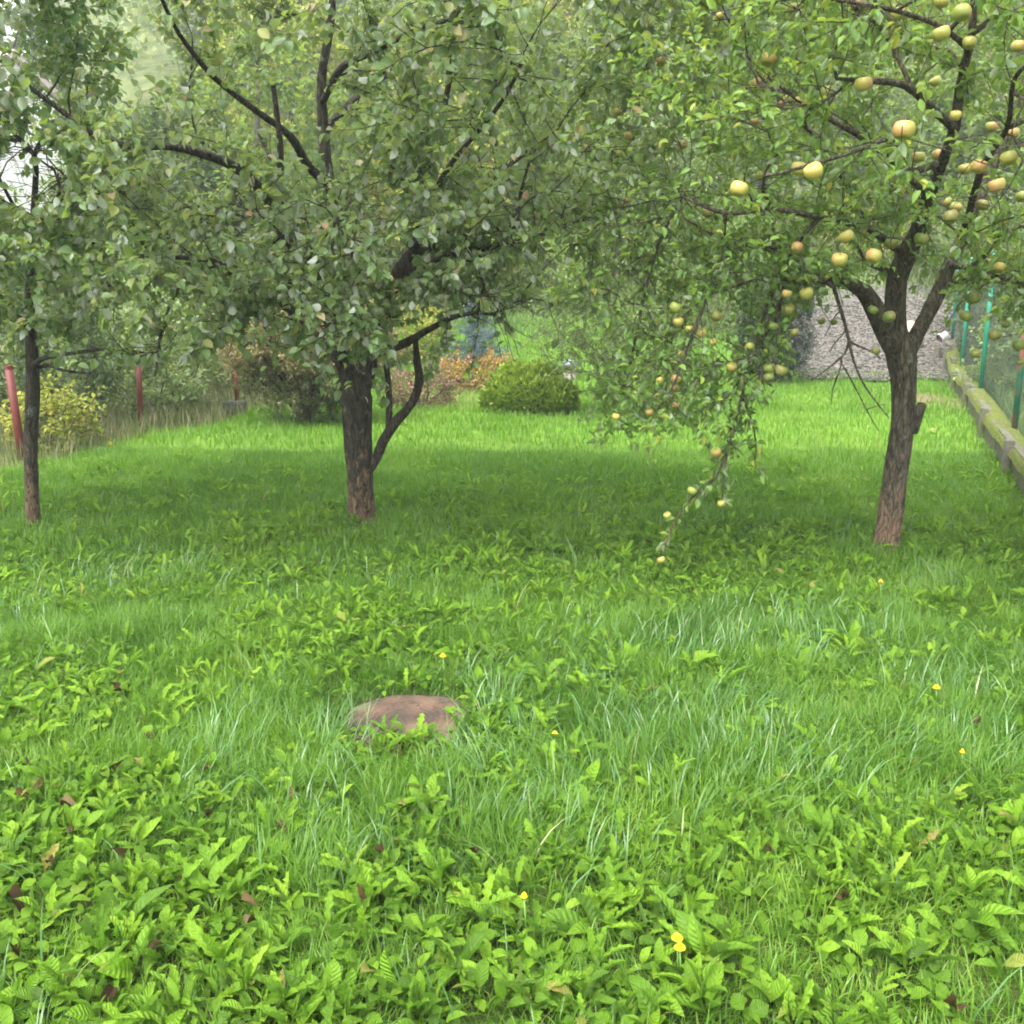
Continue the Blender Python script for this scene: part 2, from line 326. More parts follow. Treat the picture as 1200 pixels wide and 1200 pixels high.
def gravel_side(x, y):
    lo = 16.3+(vn(x, y, .8, 6)-.5)*.5
    xl = 3.3+(y-16.3)*.12; xr = 8.4+(y-16.3)*.45
    e = np.minimum.reduce([y-lo, x-xl, xr-x]); return e+(vn(x, y, .5, 7)-.5)*.3
u = np.linspace(0, 1, 60); t_ = np.linspace(0, 1, 90)
U, Tt = np.meshgrid(u, t_); Yg = 16.2+Tt*7.2; Xg = (4.75+(Yg-16.2)*.12)*(1-U)+(8.4+(Yg-16.2)*.3)*U
_m = (Xg.mean(1, keepdims=True)); Xg = _m+(Xg-_m)*np.clip(1-(Yg-21)/10, .42, 1)-np.clip(Yg-21, 0, 40)*.28
Xg += (vn(Xg, Yg, .6, 3)-.5)*.3*((U < .02)+(U > .98)); Yg += (vn(Xg, Yg, .6, 4)-.5)*.4*(Tt < .01)
idx = np.arange(U.size).reshape(U.shape); Fq = np.stack([idx[:-1, :-1], idx[:-1, 1:], idx[1:, 1:], idx[1:, :-1]], -1).reshape(-1, 4)
Zg = T(Xg, Yg)+.035+.03*vn(Xg, Yg, .15, 5)
tag(link('gravel_drive', mesh_np('gravel_drive', np.stack([Xg, Yg, Zg], -1).reshape(-1, 3), [Fq], GM)), kind='structure')
n = 9000; px_ = rng.random(n)*7.5+2.9; py_ = 16.1+rng.random(n)**1.4*6
k = (px_ > 4.75+(py_-16.2)*.12-.15) & (px_ < 8.3+(py_-16.2)*.3); px_, py_ = px_[k], py_[k]; n = len(px_)
oct_ = np.array([[1,0,0],[-1,0,0],[0,1,0],[0,-1,0],[0,0,.7],[0,0,-.5]]); of = np.array([[0,2,4],[2,1,4],[1,3,4],[3,0,4],[2,0,5],[1,2,5],[3,1,5],[0,3,5]])
V = oct_[None]*(.012+.02*rng.random((n, 1, 1)))*(1+.5*(rng.random((n, 6, 1))-.5))
an = rng.random(n)*6.28; cc, ss = np.cos(an)[:, None], np.sin(an)[:, None]
V = np.stack([V[..., 0]*cc-V[..., 1]*ss, V[..., 0]*ss+V[..., 1]*cc, V[..., 2]], -1)+np.stack([px_, py_, T(px_, py_)+.06], -1)[:, None]
stm = leaf_mat('pebble', [(0, (.05, .046, .036)), (.5, (.105, .097, .08)), (.93, (.20, .185, .16)), (1, (.14, .09, .065))], trans=0, rough=.9)
tag(link('gravel_stones', mesh_np('gravel_stones', V.reshape(-1, 3), [(of[None]+np.arange(n)[:, None, None]*6).reshape(-1, 3)], stm, {'v': np.repeat(rng.random(n), 6)}, smooth=False)), 'loose grey gravel stones covering the drive on the right', 'gravel', kind='stuff')

# ------------------------------------------------------------------ leaves
def leaf_arrays(P, D, L, ratio, curl=.15, fold=.18, rows=3, widest=.45, up=None, rand=.6, wav=0., r=rng, tooth=0.):
    """P base points, D directions, L lengths -> verts (n,k,3), faces for one"""
    n = len(P); D = D/(np.linalg.norm(D, axis=1, keepdims=True)+1e-9)
    upv = np.zeros((n, 3)); upv[:, 2] = 1
    if up is not None: upv = up
    upv = upv+r.normal(size=(n, 3))*rand
    S = np.cross(D, upv); S /= np.linalg.norm(S, axis=1, keepdims=True)+1e-9; Nn = np.cross(S, D)
    ts = np.linspace(0, 1, rows+2)[1:-1]; out = []; mid = []
    L = L[:, None]; ratio = (np.ones(n)*ratio)[:, None]; curl = (np.ones(n)*curl*(.4+1.2*r.random(n)))[:, None]
    def pt(t, w_, h): return P+D*(t*L)*(1-.25*np.abs(curl)*t)+S*(w_*L*ratio)+Nn*((h-curl*t*t)*L)
    out.append(pt(0, 0, 0)); mid.append(1)
    for t in ts:
        q = (t/widest)*.5 if t < widest else .5+(t-widest)/(1-widest)*.5
        wd = math.sin(math.pi*q)**(.75 if widest < .6 or t < widest else .5)*.5
        if tooth and len(mid) > 4 and ((len(mid)-1)//3) % 2: wd *= 1-tooth
        wl = wd*(1+wav*(r.random((n, 1))-.5)*2); wr = wd*(1+wav*(r.random((n, 1))-.5)*2)
        out += [pt(t, -wl, fold*wd), pt(t, 0, 0), pt(t, wr, fold*wd)]; mid += [0, 1, 0]
    out.append(pt(1, 0, 0)); mid.append(.5)
    tri = [[0, 3, 2], [0, 2, 1]]; quad = []
    for i in range(rows-1):
        a = 1+3*i; quad += [[a, a+1, a+4, a+3], [a+1, a+2, a+5, a+4]]
    e = 1+3*(rows-1); z = 1+3*rows; tri += [[e, e+1, z], [e+1, e+2, z]]
    return np.stack(out, 1), np.array(tri), np.array(quad) if quad else None, np.array(mid, float)
def leaf_mesh(name, P, D, L, v, mat, extra=None, veins=False, **kw):
    V, tri, quad, mid = leaf_arrays(P, D, L, **kw); n, k, _ = V.shape; o = np.arange(n)[:, None, None]*k
    fs = [(tri[None]+o).reshape(-1, 3)]
    if quad is not None: fs.append((quad[None]+o).reshape(-1, 4))
    at_ = {'v': np.repeat(v, k), 'mid': np.tile(mid, n)}
    if veins:
        nr = (k-2)//3; lu = np.array([0]+[-1, 0, 1]*nr+[0], float); lt = np.array([0]+list(np.repeat(np.linspace(0, 1, nr+2)[1:-1], 3))+[1]); at_['lu'] = np.tile(lu, n); at_['lt'] = np.tile(lt, n)
    for q, a in (extra or {}).items(): at_[q] = np.repeat(a, k)
    return mesh_np(name, V.reshape(-1, 3), fs, mat, at_)

# ------------------------------------------------------------------ trees
def spline(P, step=.07):
    P = np.array(P, float); n = len(P); Q = [P[0]]
    E = np.vstack([2*P[0]-P[1], P, 2*P[-1]-P[-2]])
    for i in range(n-1):
        a, b, c, d = E[i:i+4]; m = max(2, int(np.linalg.norm(c[:3]-b[:3])/step))
        for s in range(1, m+1):
            t = s/m; Q.append(.5*((2*b)+(c-a)*t+(2*a-5*b+4*c-d)*t*t+(3*b-a-3*c+d)*t**3))
    return np.array(Q)
class Tree:
    def __init__(s, seed): s.p = []; s.par = []; s.r0 = []; s.ok = []; s.len = []; s.r = np.random.default_rng(seed)
    def node(s, p, par, r0=0, ok=True):
        s.p.append(np.array(p[:3], float)); s.par.append(par); s.r0.append(r0); s.ok.append(ok)
        s.len.append(0 if par < 0 else s.len[par]+np.linalg.norm(s.p[-1]-s.p[par])); return len(s.p)-1
    def limb(s, pts, ok=True, step=.07, okz=-9):
        """pts rows x,y,z,r ; attaches to the nearest node"""
        Q = spline(pts, step); par = -1
        if s.p:
            A = np.array(s.p); par = int(np.argmin(((A-Q[0, :3])**2).sum(1)))
        for i, q in enumerate(Q):
            if i == 0 and par >= 0: continue
            par = s.node(q, par, max(q[3], .001), ok and q[2] > okz)
        return par
    def grow(s, targets, wlen=.3, step=.1, arch=.12, jit=.02, maxd=9):
        targets = np.array(targets); A = np.array(s.p); okm = np.array(s.ok)
        d0 = np.min(np.linalg.norm(targets[:, None]-A[okm][None, ::3], axis=2), axis=1); tips = []
        buf = np.zeros((len(A)+len(targets)*60, 3)); buf[:len(A)] = A; ln = np.full(len(buf), 1e9); ln[:len(A)] = np.where(okm, s.len, 1e9); N = len(A)
        for i in np.argsort(d0):
            t = targets[i]; c = np.linalg.norm(buf[:N]-t, axis=1)+wlen*ln[:N]; j = int(np.argmin(c)); p0 = buf[j]; L = np.linalg.norm(t-p0)
            if L < .08: continue
            pj = s.par[j]; d = (p0-s.p[pj]) if pj >= 0 else np.array([0, 0, 1.]); d = d/(np.linalg.norm(d)+1e-9)
            ctrl = p0+d*L*.3+(t-p0)*.25+np.array([0, 0, arch*L])+s.r.normal(size=3)*jit*3*L
            m = max(2, int(L/step)); par = j
            for k in range(1, m+1):
                q = k/m; pt = (1-q)**2*p0+2*q*(1-q)*ctrl+q*q*t+s.r.normal(size=3)*jit*(q < 1)*min(1, L)
                par = s.node(pt, par)
                if N < len(buf): buf[N] = pt; ln[N] = s.len[par]; N += 1
            tips.append(par)
        return tips
    def twigs(s, tips, k=(3, 5), L=(.15, .4), out=None, droop=0., spread=.9, step=.07):
        for tp in tips:
            pj = s.par[tp]; d = s.p[tp]-s.p[pj]; d /= np.linalg.norm(d)+1e-9; base = [tp, pj, s.par[pj] if s.par[pj] >= 0 else pj]
            for _ in range(s.r.integers(k[0], k[1]+1)):
                q = d+s.r.normal(size=3)*spread; q[2] -= droop
                q /= np.linalg.norm(q)+1e-9; ll = s.r.uniform(*L); m = max(2, int(ll/step)); par = base[s.r.integers(0, 3)]; p = s.p[par].copy()
                for _i in range(m):
                    p = p+q*ll/m; q = q+s.r.normal(size=3)*.12; q[2] += .05-droop*.25; q /= np.linalg.norm(q); par = s.node(p, par)
    def radii(s, tip=.0022, e=2.35, leafok=None):
        n = len(s.p); acc = np.zeros(n); kids = np.zeros(n, int)
        par = np.array(s.par)
        R_ = np.zeros(n)
        for i in range(n-1, -1, -1):
            R_[i] = s.r0[i] if s.r0[i] > 0 else max(tip, acc[i]**(1/e))
            if par[i] >= 0: acc[par[i]] += R_[i]**e; kids[par[i]] += 1
        for i in range(n):          # a grown branch is never thicker than its parent
            if par[i] >= 0 and s.r0[i] == 0: R_[i] = min(R_[i], R_[par[i]]*.8 if kids[par[i]] > 1 else R_[par[i]])
        s.R = R_; s.kids = kids; return R_
    def wood(s, only=None, sides=(12, 7, 4), rough=.06, base=None):
        n = len(s.p); ch = [[] for _ in range(n)]
        for i, p in enumerate(s.par):
            if p >= 0: ch[p].append(i)
        Vs, Fs, off = [], [], 0; P = np.array(s.p)
        starts = [i for i in range(n) if s.par[i] < 0]; seen = []
        stack = [(i, None) for i in starts]
        while stack:
            i, pr = stack.pop(); chain = ([pr] if pr is not None else [])+[i]
            while ch[chain[-1]]:
                c = sorted(ch[chain[-1]], key=lambda q: -s.R[q]); 
                for o in c[1:]: stack.append((o, chain[-1]))
                chain.append(c[0])
            if len(chain) < 2: continue
            rr = s.R[chain].copy()
            if pr is not None: rr[0] = min(rr[1]*1.25, s.R[pr])
            mx = rr.max(); ns = sides[0] if mx > .03 else sides[1] if mx > .008 else sides[2]
            if ns == sides[0]:
                a = s.r.normal(size=(len(chain), ns)); a = (a+np.roll(a, 1, 0)+np.roll(a, 1, 1))/3
                ph = np.arange(ns)/ns*2*np.pi; z = np.arange(len(chain))[:, None]
                rib = .07*np.sin(3*ph[None]+z*.13)+.05*np.sin(5*ph[None]-z*.2+1)
                rr = rr[:, None]*(1+rough*a*1.3+rib)
            V, Fc = tube_np(P[chain], rr, ns); Vs.append(V); Fs.append(Fc+off); off += len(V)
        return np.vstack(Vs), np.vstack(Fs)
    def leafpts(s, rmax=.006, every=1, per=4, zmin=-9):
        P = np.array(s.p); par = np.array(s.par); c = np.where((s.R < rmax) & (par >= 0) & (np.array(s.ok) > 0) & (P[:, 2] > zmin))[0]
        c = np.repeat(c, per); q = s.r.random(len(c))[:, None]
        pos = P[c]*q+P[par[c]]*(1-q); d = P[c]-P[par[c]]; d /= np.linalg.norm(d, axis=1, keepdims=True)+1e-9
        return pos, d
def ell(r, n, c, rad, shell=0., zmin=-9):
    q = r.normal(size=(n*2, 3)); q /= np.linalg.norm(q, axis=1, keepdims=True); q *= (shell+(1-shell)*r.random((n*2, 1)))**(1/3.)
    p = np.array(c)+q*np.array(rad); p = p[p[:, 2] > zmin]; return p[:n]
def L3(pts):
    "rows px,py,depth,width_in_px -> x,y,z,r"
    return [(*at(a, b, c), d*c/F) for a, b, c, d in pts]
def foliage(t, name, mat, parent, origin, size=(.05, .08), ratio=.6, per=4, rmax=.006, down=.25, outw=.9, v=None, cull=None, odd=.07, **kw):
    pos, d = t.leafpts(rmax, per=per)
    n = len(pos)
    D = d*.5+t.r.normal(size=(n, 3))*outw; D[:, 2] -= down
    D /= np.linalg.norm(D, axis=1, keepdims=True)
    if cull is not None: k = cull(pos+D*.035, t.r); pos, D = pos[k], D[k]; n = len(pos)
    pos = pos+D*.012
    vv = t.r.random(n)*.5+.5*vn(pos[:, 0]*1.0+pos[:, 2], pos[:, 1]+pos[:, 2]*.7, .45, 6) if v is None else v(pos, t.r)
    me = leaf_mesh(name, pos-origin, D, t.r.uniform(size[0], size[1], n), np.where(t.r.random(n) < odd, .88+.12*t.r.random(n), np.clip(vv, 0, .88)), mat, ratio=ratio, r=t.r, **kw)
    return link(name, me, parent), n
def plant(root, t, bark, origin, name='trunk', sides=(12, 7, 4)):
    V, Fc = t.wood(sides=sides); return link(name, mesh_np(name, V-origin, [Fc], bark), root)

def gaps(lst, limbs=(), base=1.):
    "thin the leaves where the real crown is open: ((px,py,rx,ry,keep)...) and in front of given limbs"
    def f(pos, r):
        a, b = pixof(pos[:, 0], pos[:, 1], pos[:, 2]); kp = np.full(len(pos), base)
        for x, y, rx, ry, q in lst: kp = np.where(((a-x)/rx)**2+((b-y)/ry)**2 < 1, np.minimum(kp, q), kp)
        for x, y, Yd, rr, q in limbs: kp = np.where((np.hypot(a-x, b-y) < rr) & (pos[:, 1] < Yd+.03), np.minimum(kp, q), kp)
        return r.random(len(pos)) < kp
    return f
APPLES = '''1006,6,16 1055,15,17 1127,15,19 1103,39,18 1136,50,14 900,69,15 1012,98,18 970,108,15 924,117,12 918,123,11 1059,152,23 953,200,20 937,197,17 894,206,14 866,221,19 1162,148,13 1131,198,14 1147,195,17 1182,185,17 1168,217,18 1099,181,13 1076,184,14 1110,237,11 1114,254,16g 1120,243,13 1152,240,14g 992,277,16 934,290,13 984,304,17 1024,300,17 1044,285,14g 1172,313,12 1080,280,15g 945,344,15 922,344,11 1143,347,12g 1193,54,14 1187,156,13 885,98,13 884,143,10 929,10,13 1104,2,15 1120,135,12 1096,95,12 1198,230,14 792,360,14 795,377,12 839,370,13 808,385,9 822,390,12 835,401,9 798,414,9 792,444,12 790,454,10 773,445,8 761,483,9 792,475,9 839,530,12 811,575,11 845,590,9 782,604,9 775,656,10 857,430,12 901,431,13g 915,434,15g 901,442,12g 906,382,12g 923,362,14g 722,488,9 931,389,10g 879,406,10 1023,363,11g 1042,371,14g 963,376,9g 977,377,8g 1142,349,14g 1166,392,14g 1143,414,11g 1132,370,14g 1026,411,10g 1195,404,15g 1179,380,9g 1197,424,10g 775,72,10 726,179,8 736,159,8 734,235,7 829,250,11 724,131,9 687,172,6 800,170,10 844,19,10'''.split()
def apdist(px, py, d, g):
    Yd = float(np.clip(.066*F/d, 3.9, 6.4)) if not (py > 355 and px < 960) else 5.25
    if g and px > 1015 and py > 340: Yd = 5.45
    if px < 760 and py < 300: Yd = 5.8
    if (px, py) in ((1136, 50), (1120, 135)): Yd = 4.6
    if (px, py) in ((934, 290), (922, 344)): Yd = 5.05
    if (px, py) == (1172, 313): Yd = 5.2
    return Yd
AL = []
for q in APPLES:
    a, b, d = map(float, q.rstrip('g').split(',')); AL.append((a, b, apdist(a, b, d, q.endswith('g')), d*.6+8, .02))
# --- the big apple tree in the middle
oB = G(425, 611); oB[2] = Tf(oB[0], oB[1])-.03
t = Tree(11)
t.limb(L3([(426, 622, 6.7, 23), (425, 608, 6.7, 18), (424, 596, 6.7, 15.8), (423, 560, 6.7, 15), (420, 510, 6.7, 16.5), (418, 468, 6.7, 19), (410, 440, 6.68, 15)]), okz=9)
def BL(pts, okz=1.35): return t.limb(L3(pts), okz=okz)
BL([(418, 465, 6.7, 14), (404, 425, 6.6, 10), (392, 390, 6.5, 8.5), (382, 352, 6.4, 7.5), (372, 315, 6.3, 6), (352, 270, 6.1, 5), (330, 225, 6.0, 4.5), (328, 170, 5.9, 3.5), (320, 100, 5.8, 2.5)])
BL([(424, 462, 6.7, 13), (430, 430, 6.75, 9), (422, 392, 6.8, 8), (411, 345, 6.85, 7), (408, 300, 6.9, 6.5), (400, 258, 6.9, 6.5), (386, 215, 6.9, 7), (379, 160, 6.9, 6), (377, 90, 6.85, 5), (388, 20, 6.8, 4), (392, -60, 6.8, 3)])
BL([(400, 420, 6.6, 8), (376, 402, 6.9, 7.5), (352, 376, 7.1, 7), (345, 345, 7.2, 6), (339, 308, 7.3, 6), (335, 275, 7.3, 6.5), (322, 250, 7.2, 5), (318, 205, 7.2, 4), (305, 150, 7.2, 3)])
BL([(352, 376, 7.1, 4.5), (318, 346, 6.7, 4), (282, 326, 6.3, 3.5), (256, 308, 6.1, 3.5), (220, 302, 5.9, 3), (160, 300, 5.7, 2.2)])
BL([(335, 270, 7.3, 6), (305, 222, 6.9, 6), (276, 196, 6.5, 6), (246, 183, 6.2, 5), (204, 172, 5.9, 4.2), (155, 172, 5.6, 4), (112, 160, 5.4, 3.5), (72, 130, 5.3, 3), (32, 100, 5.2, 2.6), (0, 70, 5.1, 2)])
BL([(386, 215, 6.9, 5), (362, 196, 6.6, 5), (340, 160, 6.3, 4), (300, 130, 6.0, 3.5), (250, 90, 5.6, 3), (210, 40, 5.2, 2.4), (190, 0, 5.0, 2)])
BL([(432, 440, 6.75, 9), (438, 400, 6.7, 7), (455, 350, 6.4, 7), (468, 318, 6.3, 8), (486, 292, 6.2, 6.5), (494, 250, 6.2, 5), (500, 200, 6.2, 4), (520, 130, 6.1, 3)])
BL([(468, 318, 6.3, 6), (500, 308, 6.1, 5.5), (526, 298, 5.9, 4.5), (570, 290, 5.8, 3.6), (620, 280, 5.8, 2.6), (668, 262, 5.8, 2)])
BL([(480, 300, 6.2, 5), (508, 288, 6.5, 4), (550, 262, 6.8, 3), (590, 200, 7.2, 2.5), (640, 165, 7.4, 2)])
BL([(448, 412, 6.7, 5), (475, 402, 6.4, 5), (500, 388, 6.1, 4), (530, 372, 5.8, 3), (560, 366, 5.6, 2)])
BL([(378, 120, 6.9, 4), (400, 80, 6.4, 4), (440, 60, 5.9, 3), (500, 30, 5.5, 2.5), (560, 20, 5.2, 2)])
BL([(379, 160, 6.9, 4), (400, 130, 7.5, 3.5), (450, 90, 8.2, 3), (520, 60, 8.6, 2)])
BL([(335, 275, 7.3, 4), (300, 262, 7.9, 3), (240, 250, 8.4, 2.5), (180, 235, 8.8, 2)])
BL([(494, 250, 6.2, 3.5), (530, 190, 5.8, 3), (580, 130, 5.4, 2.4), (610, 80, 5.1, 2)])
BL([(256, 308, 6.1, 2.6), (215, 330, 5.8, 2), (190, 385, 5.5, 1.6), (182, 440, 5.3, 1.3)], okz=1.0)
BL([(404, 300, 6.4, 3), (398, 270, 5.6, 3), (395, 255, 5.0, 2.5), (392, 262, 4.7, 1.6)])
# the bent side stem with its dead stub
t.limb(L3([(430, 556, 6.7, 6), (441, 538, 6.66, 5.6), (449, 518, 6.62, 6), (466, 492, 6.58, 5.6), (483, 472, 6.55, 5.2), (492, 448, 6.5, 5), (489, 425, 6.5, 4.5), (487, 400, 6.45, 3)]), okz=9)
t.limb(L3([(455, 508, 6.62, 4.4), (456, 480, 6.66, 4), (455, 448, 6.7, 3.6), (452, 425, 6.7, 3.4)]), okz=9)
Tg = np.vstack([ell(t.r, 430, (-1.55, 6.3, 3.0), (2.35, 2.2, 1.75), .35, 1.25),
                ell(t.r, 120, (.1, 6.2, 2.6), (1.0, 1.5, 1.2), .3, 1.3),
                ell(t.r, 70, (-.75, 5.6, 1.75), (1.0, .8, .6), .2, 1.22),
                ell(t.r, 60, (-1.9, 5.4, 1.8), (1.1, .9, .6), .2, 1.15), ell(t.r, 70, (-3.5, 6.2, 3.7), (1.0, 1.2, .7), .2, 1.5)])
tips = t.grow(Tg, .32, .11, .12)
t.twigs(tips, (3, 4), (.15, .38), droop=.12)
t.radii(.0021)
rB = empty('apple_tree', oB, 'large spreading apple tree with a bent side stem low on its trunk', 'tree', 'apple trees on the lawn')
plant(rB, t, M['bark'], oB); LB = [(418, 450, 6.7, 24, .15), (432, 430, 6.7, 16, .2), (425, 400, 6.7, 12, .3), (400, 420, 6.6, 16, .2), (382, 385, 6.6, 14, .3), (352, 370, 7, 13, .3), (343, 330, 7.1, 12, .3), (336, 285, 7.2, 14, .25), (318, 240, 7, 14, .3), (290, 205, 6.7, 13, .5), (250, 185, 6.3, 12, .6), (200, 172, 6, 11, .6), (150, 172, 5.6, 10, .6), (405, 290, 6.9, 13, .35), (392, 240, 6.9, 13, .35), (380, 180, 6.9, 13, .4), (378, 110, 6.9, 12, .45), (470, 315, 6.3, 16, .2), (490, 290, 6.2, 14, .25), (515, 300, 6, 12, .3), (560, 290, 5.8, 10, .4), (468, 405, 6.4, 12, .4), (300, 338, 6.5, 10, .4), (250, 305, 6, 12, .3), (218, 300, 5.9, 10, .4), (487, 425, 6.5, 12, .1), (490, 450, 6.5, 14, 0), (454, 440, 6.6, 12, .1)]
_, nB = foliage(t, 'crown', M['leafB'], rB, oB, (.038, .068), .66, 7, .0055, .3, .8, curl=.25, fold=.35, cull=gaps([(35, 205, 45, 42, .06), (20, 150, 30, 25, .3), (95, 235, 30, 25, .35), (275, 240, 40, 45, .35), (360, 225, 22, 40, .3), (435, 240, 30, 40, .35), (120, 85, 50, 22, .4), (650, 20, 60, 60, .35), (560, 365, 30, 40, .15), (620, 400, 70, 50, .1), (700, 240, 60, 100, .5), (660, 300, 110, 130, .5), (600, 120, 90, 90, .6), (200, 120, 60, 50, .5), (300, 420, 40, 40, .35), (130, 450, 110, 60, .25), (250, 480, 80, 60, .15)], LB+AL, .88))

# --- the slim tree at the left edge
oA = G(39, 612); oA[2] = Tf(oA[0], oA[1])-.03
t = Tree(12)
t.limb(L3([(40, 622, 6.65, 9), (39, 600, 6.65, 8), (37, 560, 6.65, 7.5), (36, 510, 6.65, 7.5), (38, 470, 6.65, 7.5), (38, 430, 6.65, 7.5), (36, 390, 6.65, 6), (34, 340, 6.6, 5), (38, 280, 6.6, 4), (42, 200, 6.6, 3)]), okz=1.3)
for L_ in ([(38, 430, 6.65, 4), (48, 421, 6.5, 3), (72, 416, 6.3, 2.4), (112, 410, 6.1, 2.1), (140, 410, 5.95, 1.8), (168, 413, 5.8, 1.4)],
           [(40, 434, 6.65, 2.6), (56, 428, 6.6, 2), (74, 434, 6.5, 1.8), (106, 438, 6.4, 1.2)],
           [(36, 390, 6.65, 3), (15, 360, 6.3, 2.5), (-20, 330, 6.0, 2)], [(34, 340, 6.6, 3), (70, 300, 6.2, 2.5), (110, 285, 5.9, 1.6)],
           [(38, 280, 6.6, 3), (10, 230, 6.2, 2), (-10, 190, 5.9, 1.5)], [(38, 300, 6.6, 2.6), (60, 240, 7.0, 2), (100, 190, 7.3, 1.5)]):
    t.limb(L3(L_), okz=1.1)
Tg = np.vstack([ell(t.r, 120, (-3.45, 6.2, 2.0), (1.15, 1.3, .85), .3, 1.1), ell(t.r, 60, (-3.5, 6.3, 3.1), (1.1, 1.4, .8), .3, 1.1)])
tips = t.grow(Tg, .3, .11, .1); t.twigs(tips, (2, 4), (.15, .35), droop=.1); t.radii(.002)
rA = empty('apple_tree', oA, 'young apple tree with a slim mottled trunk, leftmost on the lawn', 'tree', 'apple trees on the lawn')
plant(rA, t, M['bark'], oA); foliage(t, 'crown', M['leafA'], rA, oA, (.038, .066), .66, 7, .005, .25, .8, curl=.2, fold=.3, cull=gaps([(35, 205, 48, 45, .04), (38, 470, 30, 60, .1), (90, 470, 60, 50, .3), (15, 455, 25, 30, .1), (100, 420, 60, 14, .4)], (), .85))

# --- the fruiting apple tree on the right
oC = G(1037, 650); oC[2] = Tf(oC[0], oC[1])-.03
t = Tree(13)
def CL(pts, okz=1.45, ok=True, step=.07): return t.limb(L3(pts), ok, step, okz)
t.limb(L3([(1037, 664, 5.9, 23), (1038, 650, 5.9, 18), (1040, 636, 5.9, 15.5), (1044, 600, 5.9, 14.5), (1051, 550, 5.9, 14.2), (1057, 500, 5.9, 14), (1060, 460, 5.9, 14), (1057, 425, 5.9, 16), (1053, 402, 5.9, 16)]), okz=9)
CL([(1050, 415, 5.9, 12), (1038, 388, 5.85, 11.5), (1026, 362, 5.8, 11), (1013, 342, 5.75, 9.5), (992, 331, 5.65, 6), (965, 329, 5.5, 5), (935, 330, 5.35, 3.5), (915, 326, 5.25, 2.4)])
CL([(1053, 405, 5.9, 13), (1049, 370, 5.9, 12), (1051, 330, 5.85, 12), (1062, 300, 5.8, 12), (1076, 270, 5.7, 9), (1088, 230, 5.5, 7), (1104, 190, 5.3, 6.5), (1118, 150, 5.1, 6), (1125, 100, 5.0, 5), (1138, 40, 4.9, 4), (1142, -30, 4.9, 3)])
CL([(1062, 420, 5.9, 9), (1074, 392, 5.95, 8.5), (1094, 355, 6.0, 8.5), (1113, 310, 6.0, 8), (1128, 280, 6.0, 7), (1142, 245, 6.0, 6), (1165, 190, 6.0, 5), (1195, 120, 6.0, 4), (1215, 40, 6.0, 3)])
CL([(1118, 150, 5.1, 5), (1095, 130, 4.9, 4.5), (1060, 100, 4.7, 4), (1015, 95, 4.5, 3), (980, 92, 4.4, 2)])
CL([(1104, 190, 5.3, 4), (1060, 200, 5.2, 4), (1010, 160, 5.0, 4), (990, 150, 4.9, 3), (940, 120, 4.8, 2.4), (900, 90, 4.7, 2)])
CL([(1062, 300, 5.8, 5), (1020, 270, 5.5, 4), (960, 255, 5.2, 3.5), (905, 245, 5.1, 3), (850, 250, 5.1, 2.5), (800, 230, 5.2, 2)])
CL([(1088, 230, 5.5, 4), (1040, 180, 5.0, 3), (1050, 160, 4.6, 2.6), (1000, 178, 4.4, 2.3), (940, 196, 4.3, 2), (895, 207, 4.3, 1.5)])
CL([(1138, 60, 4.9, 3.5), (1100, 30, 4.4, 3), (1040, 10, 4.1, 2.5), (980, 0, 3.9, 2)])
CL([(1128, 280, 6.0, 4), (1150, 200, 5.3, 4), (1180, 150, 4.7, 3), (1190, 90, 4.3, 2.5), (1230, 60, 4, 2)])
CL([(1076, 270, 5.7, 4), (1050, 220, 6.5, 3.5), (980, 170, 7.0, 3), (900, 130, 7.3, 2.4), (820, 110, 7.4, 2)])
CL([(1113, 310, 6.0, 3.5), (1150, 320, 5.6, 3), (1190, 330, 5.2, 2.5), (1230, 340, 5.0, 2)])
CL([(960, 255, 5.2, 3), (930, 290, 5.2, 2.5), (905, 340, 5.25, 2), (885, 400, 5.3, 1.8), (869, 465, 5.3, 1.7), (856, 515, 5.3, 1.6), (838, 560, 5.3, 1.5), (812, 582, 5.3, 1.3), (790, 612, 5.3, 1.1), (777, 648, 5.3, .9)], .12)
CL([(850, 250, 5.1, 2.2), (845, 300, 5.2, 2), (828, 350, 5.2, 1.8), (806, 405, 5.2, 1.6), (790, 450, 5.2, 1.3), (770, 480, 5.2, 1.1)], .7)
CL([(800, 230, 5.2, 2), (770, 290, 5.5, 1.8), (752, 360, 5.6, 1.6), (740, 420, 5.6, 1.4), (727, 480, 5.6, 1.1)], .7)
CL([(856, 515, 5.3, 1.3), (850, 545, 5.3, 1.1), (846, 588, 5.3, .9)], .3)
CL([(869, 465, 5.3, 1.3), (880, 490, 5.35, 1.1), (886, 520, 5.35, .9), (884, 545, 5.35, .8)], .3)
CL([(905, 340, 5.25, 1.6), (912, 390, 5.25, 1.3), (905, 430, 5.25, 1.2)], 1.1)
